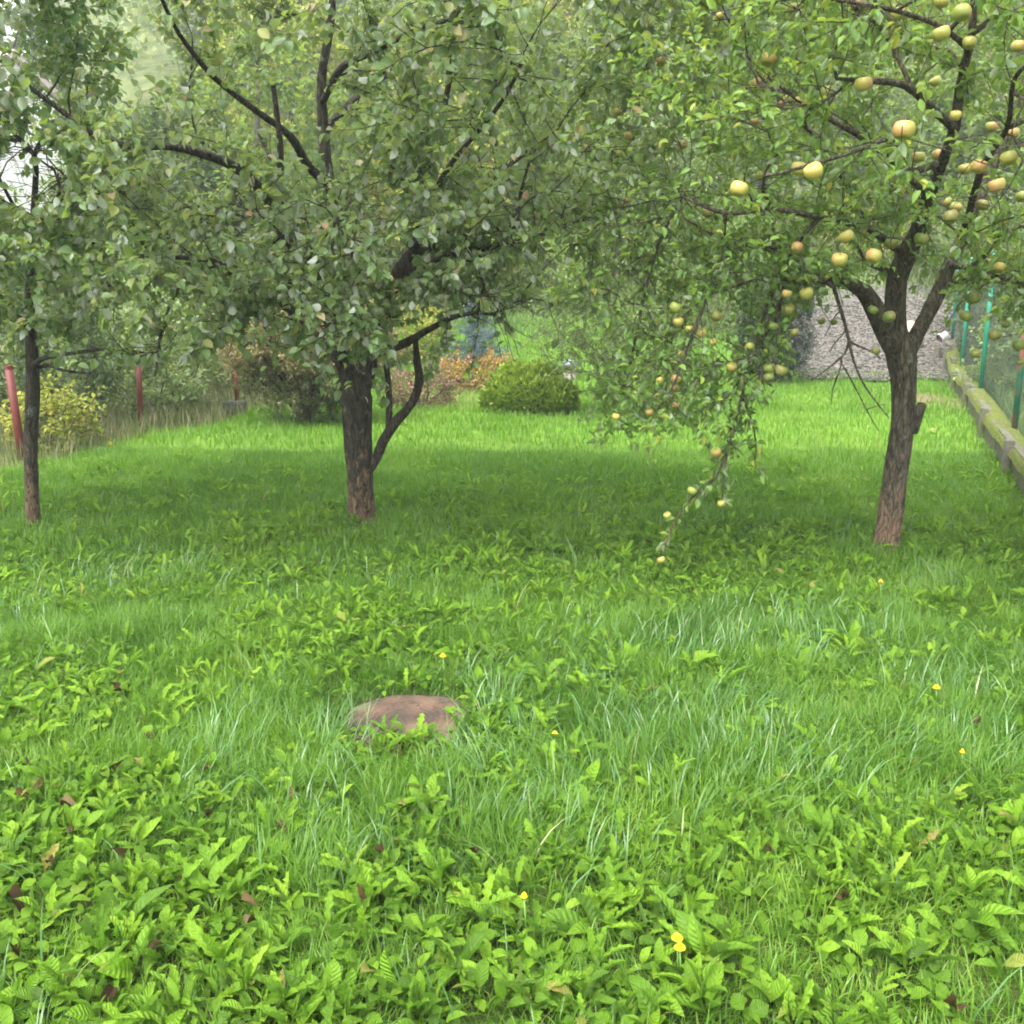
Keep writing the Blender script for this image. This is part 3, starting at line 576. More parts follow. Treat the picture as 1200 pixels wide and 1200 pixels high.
# bare twigs in front of the gravel
for L_ in ([(975, 330, 5.5, 2.6), (981, 350, 5.5, 2.3), (988, 372, 5.5, 2.1), (995, 400, 5.5, 2), (1001, 425, 5.5, 1.4), (1012, 450, 5.5, 1.2), (1026, 470, 5.5, .9), (1042, 490, 5.5, .7)],
           [(995, 400, 5.5, 1.6), (990, 414, 5.5, 1.3), (975, 428, 5.45, 1.1), (962, 438, 5.4, .8), (950, 446, 5.4, .5)],
           [(988, 418, 5.48, 1), (982, 440, 5.5, .9), (976, 455, 5.5, .7), (974, 475, 5.5, .5)],
           [(998, 402, 5.5, 1.3), (1012, 408, 5.5, 1), (1022, 412, 5.5, .8), (1032, 420, 5.5, .5)],
           [(984, 422, 5.5, .9), (1000, 450, 5.6, .8), (1018, 485, 5.6, .7), (1030, 505, 5.6, .5)],
           [(992, 388, 5.5, .9), (980, 400, 5.5, .7), (972, 412, 5.5, .5)], [(1022, 476, 5.6, .7), (1038, 474, 5.6, .4)], [(985, 362, 5.5, .9), (976, 375, 5.5, .7), (966, 395, 5.5, .5)]):
    t.limb(L3(L_), ok=False, step=.03)
Tg = np.vstack([ell(t.r, 330, (2.75, 5.6, 3.0), (1.75, 1.9, 1.5), .3, 1.5),
                ell(t.r, 150, (1.25, 5.7, 2.45), (.85, 1.3, 1.15), .2, 1.45),
                ell(t.r, 60, (1.9, 4.3, 2.6), (1.0, .8, .75), .2, 1.7),
                ell(t.r, 55, (3.2, 5.2, 1.75), (.9, .9, .5), .2, 1.35),
                ell(t.r, 75, (1.0, 5.5, 1.65), (.8, .5, .65), .1, .85), ell(t.r, 12, (.75, 6.0, 2.4), (.6, .8, .8), .1, 1.4), ell(t.r, 34, (.9, 5.3, 1.05), (.4, .25, .26), .1, .7), ell(t.r, 7, (.6, 5.5, .98), (.14, .1, .14), .1, .7)])
tips = t.grow(Tg, .3, .1, .06); t.twigs(tips, (3, 4), (.14, .36), droop=.12)
# twigs on the hanging branches
A = np.array(t.p); hang = [i for i in range(len(A)) if A[i, 2] < 1.35 and t.ok[i] and t.kids_ok if False] if False else [i for i in range(len(A)) if t.ok[i] and .25 < A[i, 2] < 1.8 and A[i, 0] < 1.6 and t.r0[i] > 0]
t.twigs([i for i in hang if A[i, 2] < 1.0][::2], (1, 2), (.06, .17), droop=.5, spread=.8)
t.twigs([i for i in hang if A[i, 2] >= 1.0], (1, 3), (.1, .28), droop=.45, spread=.9)
t.radii(.0019)
rC = empty('apple_tree', oC, 'leaning apple tree full of ripe yellow apples, rightmost on the lawn near the wire fence', 'tree', 'apple trees on the lawn')
tr = plant(rC, t, M['barkC'], oC); LC = [(1050, 400, 5.9, 24, .1), (1030, 365, 5.8, 16, .2), (1008, 340, 5.7, 13, .3), (1050, 350, 5.9, 18, .15), (1058, 305, 5.8, 16, .2), (1072, 280, 5.7, 14, .3), (1090, 365, 6, 15, .15), (1108, 320, 6, 14, .2), (1125, 285, 6, 12, .3), (960, 328, 5.5, 9, .4), (1120, 150, 5.1, 9, .4), (1060, 100, 4.7, 8, .4)]
foliage(t, 'crown', M['leafC'], rC, oC, (.036, .062), .5, 6, .0055, 0, .75, curl=.22, fold=.4, cull=gaps([(720, 230, 90, 150, .4), (700, 370, 80, 70, .3), (815, 420, 110, 70, .45), (1000, 395, 75, 50, .12), (1085, 400, 30, 40, .1), (800, 215, 45, 45, .4), (1130, 420, 60, 55, .2), (1160, 470, 60, 60, .05)], LC+AL, .88))
# sawn-off stub on the right side of the trunk
m_ = MB(); a = at(1068, 505, 5.9); b = at(1078, 480, 5.85)
m_.tube([a-oC, (a+b)/2-oC, b-oC, b+(b-a)*.25-oC], [.04, .034, .03, .026], 10); m_.build('branch_stub', M['barkC'], rC, True)
C_T = t

# apples
def apple_mat(name, a, b, blush):
    m, nt = newmat(name); N = nt.nodes; L = nt.links; tc = N.new('ShaderNodeTexCoord'); oi = N.new('ShaderNodeObjectInfo')
    n = N.new('ShaderNodeTexNoise'); n.inputs['Scale'].default_value = 18; n.inputs['Detail'].default_value = 3; L.new(tc.outputs['Object'], n.inputs[0])
    base = mixc(nt, oi.outputs['Random'], a, b)
    g = N.new('ShaderNodeSeparateXYZ'); L.new(tc.outputs['Normal'], g.inputs[0])
    ad = N.new('ShaderNodeMath'); ad.operation = 'MULTIPLY_ADD'; ad.inputs[1].default_value = .35; L.new(g.outputs[0], ad.inputs[0]); L.new(n.outputs[0], ad.inputs[2])
    c = mixc(nt, ramp(nt, [(.5, (0, 0, 0)), (.85, (.75, .75, .75))], ad.outputs[0]), base, blush)
    n2 = N.new('ShaderNodeTexNoise'); n2.inputs['Scale'].default_value = 160; L.new(tc.outputs['Object'], n2.inputs[0])
    c = mixc(nt, ramp(nt, [(.62, (0, 0, 0)), (.72, (.6, .6, .6))], n2.outputs[0]), c, (.18, .12, .05))
    p = N.new('ShaderNodeBsdfPrincipled'); L.new(c, p.inputs['Base Color']); p.inputs['Roughness'].default_value = .42
    p.inputs['Subsurface Weight'].default_value = .12; p.inputs['Subsurface Radius'].default_value = (.02, .015, .004)
    o = N.new('ShaderNodeOutputMaterial'); L.new(p.outputs[0], o.inputs[0]); return m
AM = apple_mat('ripe_apple_skin', (.42, .34, .08), (.24, .29, .055), (.42, .19, .09))
AG = apple_mat('green_apple_skin', (.13, .19, .03), (.2, .25, .045), (.30, .24, .08))
ABk = apple_mat('rotten_apple_skin', (.012, .008, .006), (.03, .018, .012), (.05, .03, .02))
STM = surf_mat('apple_stem', (.05, .03, .02), (.1, .07, .04), 30, .9, 0)
def apple_mesh(name, mat, seed):
    r = random.Random(seed); m_ = MB(); n = 20; prof = []
    for i in range(15):
        a = math.pi*i/14; rr = .5*math.sin(a)**.9; z = .46*math.cos(a)
        if i < 4: z -= .16*(1-math.sin(a)*1.15 if math.sin(a) < .87 else 0)
        if i > 11: z += .08*(1-math.sin(a))
        rr *= 1+.05*math.cos(a); prof.append((max(rr, .002), z))
    m_.lathe((0, 0, 0), prof[::-1], n)
    ax, ay = r.uniform(-.04, .04), r.uniform(-.04, .04)
    m_.v = [(x*(1+.05*math.sin(3*math.atan2(y, x)+seed))+ax*z, y+ay*z, z) for x, y, z in m_.v]
    m_.tube([(0, 0, .28), (.02, .01, .45), (.05, .01, .62)], [.018, .014, .02], 5, 1)
    me = bpy.data.meshes.new(name); me.from_pydata(m_.v, [], m_.f); me.materials.append(mat); me.materials.append(STM)
    me.polygons.foreach_set('material_index', m_.m); me.polygons.foreach_set('use_smooth', [True]*len(m_.f)); me.update(); return me
APM = [apple_mesh('apple', AM, i) for i in range(3)]; APG = [apple_mesh('apple', AG, i+5) for i in range(2)]
AP = np.array(C_T.p)
zed = 0
for i, s in enumerate(APPLES):
    g = s.endswith('g'); a, b, d = map(float, s.rstrip('g').split(','))
    Yd = apdist(a, b, d, g)
    c = at(a, b, Yd); dia = d*Yd/F*1.06
    me = (APG if g else APM)[i % (2 if g else 3)]
    o = link('apple', me, rC); o.location = c-oC; o.scale = (dia,)*3; o.rotation_euler = (random.uniform(-.5, .5), random.uniform(-.5, .5), random.uniform(0, 6.28))
    zed += 1

# ------------------------------------------------------------------ bushes
def bush(name, label, cat, base, ells, n, leafm, size, ratio=.5, per=3, bark='bg_bark', group=None, tw=(2, 3), twl=(.1, .3), seed=1, wlen=.5, rmax=.01, tip=.003, parts=('stems', 'foliage'), trunk=None, down=.1, outw=.9, step=.12, rows=2, droop=0., curl=.2, shell=.3, v=None):
    base = np.array(base, float); base[2] = Tf(base[0], base[1])-.03; t = Tree(seed)
    if trunk: t.limb([(base[0]+dx, base[1]+dy, base[2]+z, r) for dx, dy, z, r in trunk], step=.15, okz=base[2]+trunk[-1][2]*.35)
    else: t.limb([(base[0], base[1], base[2], .05), (base[0], base[1], base[2]+.12, .05)], step=.06)
    Tg = np.vstack([ell(t.r, max(4, int(n*f)), base+np.array(c), r, shell, base[2]+.08) for c, r, f in ells])
    tips = t.grow(Tg, wlen, step, .1); t.twigs(tips, tw, twl, droop=droop, step=max(.05, twl[1]/4)); t.radii(tip)
    root = empty(name, base, label, cat, group); plant(root, t, M[bark], base, parts[0], (8, 5, 3))
    foliage(t, parts[1], M[leafm], root, base, size, ratio, per, rmax, down, outw, rows=rows, curl=curl, v=v)
    return root
def flat(px, py, Y=None):
    p = G(px, py) if Y is None else at(px, py, Y); p[2] = 0; return p

# round thuja
def globe():
    base = flat(620, 487); base[1] += .45; base[2] = Tf(base[0], base[1]); r = np.random.default_rng(21)
    root = empty('globe_thuja', base, 'low round clipped thuja bush standing alone on the far lawn', 'bush')
    lobes = [((0, 0, .03), (.40, .38, .30)), ((.0, .0, .22), (.24, .24, .18)), ((.28, -.28, -.04), (.2, .18, .18)), ((-.22, -.3, -.03), (.2, .18, .2)), ((-.28, -.1, -.02), (.3, .3, .27)), ((.3, -.1, -.02), (.3, .3, .27)), ((.02, -.25, .02), (.33, .22, .26)), ((-.15, .1, .16), (.3, .28, .26)), ((.15, .12, .2), (.26, .26, .22)), ((-.4, .05, -.05), (.17, .2, .16)), ((.42, .08, -.05), (.17, .2, .17))]
    Ps, Ns = [], []
    for c, q in lobes:
        d = r.normal(size=(3600, 3)); d /= np.linalg.norm(d, axis=1, keepdims=True); p = np.array(c)+np.array((0, 0, .17))+d*np.array(q)*(.86+.17*r.random((3600, 1)))
        ins = np.zeros(len(p), bool)
        for c2, q2 in lobes:
            if c2 is c: continue
            ins |= (((p-np.array(c2)-np.array((0, 0, .17)))/np.array(q2))**2).sum(1) < .72
        k = (~ins) & (p[:, 2] > .01); Ps.append(p[k]); Ns.append(d[k])
    P = np.vstack(Ps); N_ = np.vstack(Ns); D = N_*.6+r.normal(size=P.shape)*.35; D[:, 2] += .55
    v = .55*r.random(len(P))+.45*np.clip(P[:, 2]/.5, 0, 1)*r.random(len(P))
    link('foliage', leaf_mesh('foliage', P, D, r.uniform(.035, .075, len(P)), v, M['thuja'], ratio=.55, rows=2, curl=.1, r=r, up=N_, rand=.8), root)
    m_ = MB(); 
    for c, q in lobes:
        pr = [(min(q[0], q[1])*.74*math.sin(math.pi*i/10)+.002, q[2]*.74*math.cos(math.pi*i/10)) for i in range(10, -1, -1)]; m_.lathe((c[0], c[1], c[2]+.17), pr, 16)
    m_.build('dark_core', M['core'], root, True)  # added solid cores, dark so that no gaps show between the sprays
globe()
# vase shaped dying juniper
def vase():
    b = flat(352, 501); b[1] += .3; b[2] = Tf(b[0], b[1]); t = Tree(22); t.limb([(b[0], b[1], b[2]-.03, .07), (b[0], b[1], b[2]+.05, .07)], step=.05)
    for k in range(17):
        a = k/17*6.28+t.r.uniform(-.2, .2); R1 = t.r.uniform(.5, .95); h = t.r.uniform(.55, 1.25)
        t.limb([(b[0], b[1], b[2]+.03, .03), (b[0]+math.cos(a)*R1*.35, b[1]+math.sin(a)*R1*.35, b[2]+h*.45, .018), (b[0]+math.cos(a)*R1, b[1]+math.sin(a)*R1, b[2]+h, .008)], okz=b[2]+.25)
    Tg = np.vstack([ell(t.r, 300, b+np.array((0, 0, .95)), (1.05, .9, .5), .2), ell(t.r, 190, b+np.array((.1, -.1, .6)), (.8, .65, .5), .2)])
    tips = t.grow(Tg, .4, .09, .02); t.twigs(tips, (4, 6), (.12, .28), step=.05, spread=.6); t.radii(.002)
    root = empty('spreading_juniper', b, 'half dead brown and green spreading juniper on the far lawn', 'bush')
    plant(root, t, M['bark'], b, 'stems', (8, 5, 3))
    foliage(t, 'foliage', M['brownjun'], root, b, (.03, .065), .28, 8, .006, -.1, .6, rows=1, v=lambda p, r: np.where(p[:, 2] < b[2]+.55+.3*(r.random(len(p))-.3), r.random(len(p))*.3, .25+.7*r.random(len(p))))
    # dark green lower skirt
    b2 = bush
vase()
# blue spruce
def spruce(base, h, w_, label):
    base = np.array(base, float); base[2] = Tf(base[0], base[1])-.02; r = np.random.default_rng(23); root = empty('blue_spruce', base, label, 'conifer')
    t = Tree(23); t.limb([(*base[:3], .04), (base[0], base[1], base[2]+h, .006)], step=.08); P, D = [], []
    for z in np.arange(.08, h, .085):
        R1 = w_*(1-z/h)**.8+.03
        for k in range(9):
            a = r.random()*6.28; e = (base[0]+math.cos(a)*R1, base[1]+math.sin(a)*R1, base[2]+z+.05*R1+r.uniform(-.03, .03))
            t.limb([(base[0], base[1], base[2]+z, .006), ((base[0]+e[0])/2, (base[1]+e[1])/2, base[2]+z-.02, .004), (*e, .002)], step=.06)
    t.twigs([i for i in range(len(t.p)) if np.hypot(t.p[i][0]-base[0], t.p[i][1]-base[1]) > .08][::2], (1, 2), (.05, .12), spread=.5, step=.04); t.radii(.002)
    plant(root, t, M['bg_bark'], base, 'trunk', (8, 4, 3)); foliage(t, 'needles', M['spruce'], root, base, (.03, .055), .22, 9, .012, -.2, .7, rows=1)
spruce(flat(556, 420, 17.2), 1.15, .6, 'small blue spruce behind the orange bush')
bush('barberry_bush', 'low orange-leaved bush in front of the blue spruce', 'bush', flat(556, 440, 15.2), [((0, 0, .3), (.62, .45, .28), 1)], 130, 'barberry', (.03, .05), .6, 4, seed=31)
bush('barberry_bush', 'low rust-brown bush behind the bent side stem of the middle tree', 'bush', flat(488, 470, 13.3), [((0, 0, .27), (.55, .45, .27), 1)], 120, 'rusty', (.025, .045), .6, 4, seed=32)
bush('leafy_shrub', 'pale loose tall shrub with thin reddish stems behind the hanging apple branches', 'shrub', (1.62, 12.2, 0), [((0, 0, 2.3), (1.35, 1.1, 1.9), .7), ((-.5, 0, 1.2), (.9, .8, .9), .3), ((0, -.1, .45), (.5, .35, .4), .12)], 430, 'leaf_fine', (.03, .055), .5, 4, seed=33, bark='barkD', tw=(3, 4), twl=(.15, .4), wlen=.6)
bush('dark_juniper', 'dark upright juniper beside the gravel drive', 'bush', flat(903, 452, 15.9), [((0, 0, .95), (.62, .55, .95), 1)], 260, 'juniper', (.04, .07), .25, 8, seed=34, tw=(3, 5), twl=(.1, .25), rows=1, down=-.3)
bush('lime_shrub', 'bright lime green shrub at the top of the far grass slope', 'shrub', flat(650, 400, 21.5), [((0, 0, .9), (1.2, .8, .75), 1)], 200, 'bg5', (.05, .09), .5, 4, seed=35)
bush('leafy_shrub', 'rounded green shrub on the slope above the dark juniper', 'shrub', flat(850, 400, 20), [((0, 0, 1.2), (1.5, 1, 1.2), 1)], 260, 'bg1', (.05, .08), .5, 4, seed=36)
# along the left fence
bush('yellow_bush', 'low yellow-leaved bush between the nearest red post and the slim tree', 'bush', flat(72, 520, 9.6)+np.array((-.1, 0, 0)), [((0, 0, .34), (.45, .32, .34), 1)], 110, 'bg2', (.035, .06), .6, 4, seed=37)
lf = [((-5.0, 10.6), 'bg4', .9, 1.9, 'dark dense bush behind the nearest red post'), ((-4.5, 12.2), 'bg3', 1.0, 1.7, 'pale loose bush between the first two red posts'),
      ((-4.9, 14.2), 'bg1', 1.2, 2.2, 'green leafy shrub behind the second red post'), ((-3.9, 14.8), 'bg3', .8, 1.5, 'small grey-green shrub behind the third red post'),
      ((-3.2, 16.5), 'bg4', 1.0, 2.2, 'dark green shrub behind the half dead juniper'), ((-6.2, 13.2), 'bg1', 1.4, 2.6, 'tall green shrub deep behind the left fence'),
      ((-1.9, 17.6), 'bg2', .9, 1.3, 'yellowing shrub on the slope behind the middle tree'), ((-6.6, 9.4), 'bg1', 1.2, 1.6, 'green bush at the far left beyond the slim tree')]
for i, (xy, mt, r_, h, lb) in enumerate(lf):
    bush('leafy_shrub', lb, 'shrub', (*xy, 0), [((0, 0, h*.5), (r_, r_*.8, h*.5), 1)], int(150*r_*h/1.5)+60, mt, (.045, .08), .55, 4, seed=40+i, group='shrubs along the left fence')
# big background trees
KINDS = {'dark green': 'bg4', 'green': 'bg1', 'pale green': 'bg3', 'yellow': 'bg2', 'lime green': 'bg5'}
protos = {}
def bg_tree(xy, kind, r_, h, label, seed):
    s = seed % 2; key = (kind, s)
    base = np.array((xy[0], xy[1], 0.)); base[2] = Tf(*xy)-.1
    if key not in protos:
        t = Tree(seed+100); H = 5.; b = np.zeros(3)
        t.limb([(0, 0, 0, .11), (.05, 0, 1.2, .09), (0, .08, 2.6, .06), (.05, 0, 4.4, .02)], step=.2, okz=.9)
        Tg = np.vstack([ell(t.r, 230, (t.r.uniform(-.3, .3), 0, 3.1), (1.5, 1.5, 2.0), .35), ell(t.r, 70, (.6, -.2, 1.9), (1.1, 1.1, 1.0), .3), ell(t.r, 70, (-.7, .1, 2.2), (1.0, 1.1, 1.0), .3)])
        tips = t.grow(Tg, .35, .2, .1); t.twigs(tips, (3, 4), (.2, .5), step=.12); t.radii(.004)
        V, Fc = t.wood(sides=(8, 5, 3)); wm = mesh_np('trunk', V, [Fc], M['bg_bark'])
        pos, d = t.leafpts(.02, per=4); D = d*.4+t.r.normal(size=pos.shape); n = len(pos)
        cm = leaf_mesh('crown', pos, D, t.r.uniform(.08, .15, n), np.clip(.6*t.r.random(n)+.4*vn(pos[:, 0]+pos[:, 2], pos[:, 1]+pos[:, 2], .5, 6), 0, 1), M[KINDS[kind]], ratio=.6, rows=1, r=t.r)
        protos[key] = (wm, cm)
    root = empty('woodland_tree', base, label, 'tree', 'trees on the far slope', rz=seed*1.7)
    root.scale = (r_/1.6, r_/1.6, h/5.)
    link('trunk', protos[key][0], root); link('crown', protos[key][1], root)
BT = [((-6.6, 18.5), 'dark green', 1.5, 4.2, 'dark green tree behind the left fence with its trunk in shade'), ((-4.6, 19.5), 'green', 2.0, 5.6, 'green tree behind the middle tree, just left of its crown centre'),
      ((-2.0, 21), 'yellow', 1.7, 4.6, 'yellow tree glimpsed through the gap left of the middle trunk'), ((.2, 24), 'green', 2.0, 6.0, 'green tree behind the blue spruce'),
      ((-9.3, 26), 'pale green', 2.0, 3.6, 'pale green tree to the right of the white house wall'), ((2.6, 25), 'pale green', 2.3, 6.5, 'pale green tree above the lime shrub'),
      ((1.6, 30), 'yellow', 1.9, 7.5, 'tall yellow tree at top centre between the two crowns'), ((5.2, 27.5), 'green', 2.0, 5.5, 'green tree on the slope left of the drive'),
      ((11.0, 24), 'green', 2.4, 5.8, 'green tree beyond the wire fence, upper right'), ((12.0, 18), 'dark green', 2.2, 4.8, 'dark green tree close behind the wire fence'),
      ((9.2, 31), 'pale green', 2.5, 6.5, 'pale green tree beyond the top of the drive'), ((-6.0, 29), 'yellow', 2.3, 6.5, 'yellow-green tree to the right of the white house'),
      ((-3.2, 33), 'pale green', 2.8, 8, 'tall pale tree high on the slope behind the middle crown'), ((5.0, 37), 'dark green', 2.6, 8.5, 'tall dark tree above the drive'),
      ((13.5, 34), 'yellow', 2.5, 7, 'yellow tree high at the right edge'), ((8.0, 42), 'green', 3, 9, 'tall green tree on the skyline right of centre'),
      ((-.5, 41), 'green', 3, 9, 'tall green tree on the skyline at the centre'), ((-10, 44), 'dark green', 3.4, 9.5, 'tall dark tree behind the white house roof'),
      ((-8.2, 22), 'green', 1.4, 3.4, 'small green tree in front of the right end of the white house'), 
      ((-21, 41), 'pale green', 4.5, 15, 'big pale tree on the skyline behind the house at the far left'), ((18, 40), 'green', 3.2, 9, 'green tree on the far right skyline'), ((16, 26), 'pale green', 2.6, 6, 'pale tree outside the right edge')]
for i, (xy, kd, r_, h, lb) in enumerate(BT): bg_tree(xy, kd, r_, h, lb, i)

# the far wood: one mass on the hill
n = 900; cx = rng.uniform(-45, 45, n); cy = rng.uniform(44, 120, n); ch = rng.uniform(4, 9, n)
PP, VV = [], []
for i in range(n):
    m = 240; q = rng.normal(size=(m, 3)); q /= np.linalg.norm(q, axis=1, keepdims=True); q[:, 2] = np.abs(q[:, 2])*1.0-.1
    if -cx[i]/cy[i] > .34: continue
    PP.append(np.array([cx[i], cy[i], Tf(cx[i], cy[i])+ch[i]*.35])+q*np.array([2.6, 2.6, ch[i]*.65])*rng.uniform(.7, 1.05, (m, 1))); VV.append(np.clip(rng.random()*.6+rng.random(m)*.4, 0, 1))
PP = np.vstack(PP); VV = np.concatenate(VV)
M['far'] = leaf_mat('far_wood_leaf', [(0, (.10, .15, .06)), (.4, (.18, .25, .10)), (.7, (.27, .34, .13)), (1, (.42, .42, .14))], trans=.4)
tag(link('far_wood', leaf_mesh('far_wood', PP, rng.normal(size=PP.shape), rng.uniform(.25, .55, len(PP)), VV, M['far'], ratio=.8, rows=1, rand=1.)), 'mass of distant mixed woodland covering the hill', 'woodland', kind='stuff')

# ------------------------------------------------------------------ house on the slope, left
def house():
    b = np.array((-17.2, 30., 0.)); b[2] = 2.1; root = empty('white_house', b, 'white house with a pale pink roof glimpsed through the leaves at the far left', 'house', rz=R(-24))
    wall = surf_mat('white_render', (.9, .9, .89), (.94, .94, .93), 3, .8, .03); roof = surf_mat('pale_roof', (.46, .36, .34), (.6, .5, .48), 5, .8, .3)
    gl = surf_mat('window_glass', (.04, .05, .06), (.07, .09, .10), 2, .1, 0); fr = surf_mat('window_frame', (.5, .48, .45), (.6, .58, .55), 3, .5, 0)
    m_ = MB(); W_, D_, H_ = 9., 6., 3.3; rg = 1.9
    m_.add([(-W_/2, -D_/2, 0), (W_/2, -D_/2, 0), (W_/2, D_/2, 0), (-W_/2, D_/2, 0), (-W_/2, -D_/2, H_), (W_/2, -D_/2, H_), (W_/2, D_/2, H_), (-W_/2, D_/2, H_), (-W_/2, 0, H_+rg), (W_/2, 0, H_+rg)],
           [(0, 1, 5, 4), (2, 3, 7, 6), (1, 2, 6, 9, 5), (3, 0, 4, 8, 7), (0, 3, 2, 1)]); m_.build('wall', wall, root)
    m_ = MB(); e = .22; sl_ = rg/(D_/2)
    for s in (-1, 1):
        y0 = s*(D_/2+e); z0 = H_-e*sl_; P = [(-W_/2-e, y0, z0), (W_/2+e, y0, z0), (W_/2+e, 0, H_+rg), (-W_/2-e, 0, H_+rg)]
        P = [(x, y, z+.02) for x, y, z in P]+[(x, y, z+.18) for x, y, z in P]; m_.add(P, [(0, 1, 2, 3), (7, 6, 5, 4), (0, 4, 5, 1), (1, 5, 6, 2), (2, 6, 7, 3), (3, 7, 4, 0)])
    rf = m_.build('roof', roof, root); m_ = MB(); m_.box((2, .4, H_+rg+.3), (.5, .5, 1.2)); m_.box((2, .4, H_+rg+.93), (.6, .6, .08)); m_.build('chimney', fr, rf, bevel=.02)
    for x in (-3., 0., 3.):
        m_ = MB()
        for dx in (-.55, .55): m_.box((x+dx, -D_/2-.02, 1.9), (.1, .12, 1.3))
        for dz in (-.62, .62): m_.box((x, -D_/2-.025, 1.9+dz), (1.19, .13, .1))
        m_.box((x, -D_/2-.02, 1.9), (.06, .1, 1.16)); wo = m_.build('window', fr, root); m_ = MB(); m_.box((x, -D_/2-.005, 1.9), (1.02, .05, 1.16)); m_.build('pane', gl, wo)
house()

# ------------------------------------------------------------------ red posts
for i, (px, py, ty, Y_, dx, lb, bs) in enumerate([(27, 541, 430, None, -17, 'leaning red post nearest the camera, beside the slim tree trunk', 0), (165, 500, 434, None, -3, 'red post half hidden by leaves between the other two', 0), (279, 482, 440, None, -4, 'red post on a dark concrete block, farthest of the red posts', 1)]):
    b = G(px, py); b[2] = Tf(b[0], b[1]); tp = at(px+dx, ty-(14 if i else 0), b[1]); root = empty('fence_post', b, lb, 'post', 'red fence posts on the left')
    m_ = MB(); z0 = .1 if bs else -.2; r_ = .03 if i else .036; m_.tube([(0, 0, z0), (tp-b)*.5, tp-b], [r_]*3, 12); m_.build('post', M['red'], root, True)
    m_ = MB(); m_.tube([(tp-b)*.985, (tp-b)*1.0+np.array((0, 0, .012))], [r_+.004]*2, 12); m_.build('cap', M['red'], root)
    if bs: m_ = MB(); m_.box((-.03, 0, .03), (.26, .22, .26), jit=.01); m_.build('concrete_block', surf_mat('dark_block', (.05, .055, .04), (.12, .12, .1), 20, .95, .4), root, bevel=.02)

# ------------------------------------------------------------------ mossy wall and wire fence, right
def wpt(s, off=0, z=0):
    p = WA+WD*s+WN*off; return np.array([p[0], p[1], Tf(p[0], p[1])+z])
W0 = -3.6; WLEN = np.linalg.norm(WB-WA)+1.6
wr = empty('mossy_wall', wpt(0), 'low concrete edging wall with yellow-green moss along its top', 'wall'); wo_ = wpt(0); wa = math.atan2(WD[1], WD[0])
s = W0; k = 0; TOP = .27
while s < WLEN:
    ln = 1.15; c = wpt(s+ln/2, .05)-wo_; m_ = MB(); m_.box((c[0], c[1], c[2]+TOP/2-.12), (ln-.02, .07+.004*(k % 3), TOP+.24), rz=wa, jit=.006); m_.build('concrete_slab', M['concrete'], wr, bevel=.008)
    if k % 2 == 0:
        c = wpt(s-.005, -.01)-wo_; m_ = MB(); m_.box((c[0], c[1], c[2]+.08), (.1, .08, TOP+.2), rz=wa, jit=.006); m_.build('short_post', M['concrete'], wr, bevel=.01)
    s += ln+.02; k += 1
# moss carpet
ns, nn = 420, 14; S_, O_ = np.meshgrid(np.linspace(W0, WLEN, ns), np.linspace(0, 1, nn)); q = np.sin(np.pi*O_)**.5
lump = vn(S_*1.0, O_*.3, .13, 2)*.6+vn(S_, O_*.25, .05, 3)*.4; dens = np.clip(vn(S_, S_*0, .9, 5)*1.8-.15, .12, 1)
off = .0+O_*.21-.012-.03*lump*(O_ < .2); base_ = WA[None, None]+WD*S_[..., None]+WN*off[..., None]
Zm = T(base_[..., 0], base_[..., 1])+TOP-.03+q*(.012+.055*lump*dens)-.05*np.clip(.12-O_, 0, .12)/.12
V = np.stack([base_[..., 0], base_[..., 1], Zm], -1)-wo_; idx = np.arange(V.shape[0]*V.shape[1]).reshape(V.shape[:2])
Fq = np.stack([idx[:-1, :-1], idx[:-1, 1:], idx[1:, 1:], idx[1:, :-1]], -1).reshape(-1, 4)
link('moss', mesh_np('moss', V.reshape(-1, 3), [Fq], M['moss']), wr)
# earth bank behind the slabs
m_ = MB(); 
for s in np.arange(W0, WLEN, .5):
    c = wpt(s+.25, .145)-wo_; m_.box((c[0], c[1], c[2]+.02), (.51, .12, .4), rz=wa)
m_.build('backing', surf_mat('wall_backing', (.07, .06, .04), (.14, .12, .08), 10, 1, .5), wr)
# fence
fo = wpt(0); fr_ = empty('wire_fence', fo, 'chain-link fence on green metal posts standing behind the mossy wall', 'fence')
def s_of_px(px, off):
    best = min(np.arange(-1, 14, .02), key=lambda s: abs(pixof(*(wpt(s, off)+np.array((0, 0, .3))))[0]-px)); return float(best)
ps = [s_of_px(1191, .17), s_of_px(1151, .17), s_of_px(1128, .17)]; d_ = ps[1]-ps[0]; ps = [ps[0]-2*d_, ps[0]-d_]+ps+[ps[2]+.75*d_]
for i, s in enumerate(ps):
    p = wpt(s, .155, .15)-fo; m_ = MB(); m_.tube([p, p+np.array((.0, 0, .9)), p+np.array((.01, 0, 1.75))], [.028]*3, 12); m_.tube([p+np.array((.01, 0, 1.74)), p+np.array((.01, 0, 1.77))], [.033]*2, 12)
    m_.build('post', M['greenrust'] if s < ps[2]+.1 else M['green'], fr_, True)
V_, F_, off_ = [], [], 0; s0, s1 = ps[0], ps[-1]; hh = 1.55; pitch = .085
for sgn in (1, -1):
    for a in np.arange(s0-hh, s1+hh, pitch):
        ss_ = [a, a+sgn*hh]; lo, hi = max(min(ss_), s0), min(max(ss_), s1)
        if hi-lo < .05: continue
        z_ = lambda q: (q-a)*sgn
        m = 4; P = []
        for q in np.linspace(lo, hi, m):
            P.append(wpt(q, .2+.004*sgn, .25+z_(q))-fo)
        V, Fc = tube_np(np.array(P), np.full(m, .0012), 3); V_.append(V); F_.append(Fc+off_); off_ += len(V)
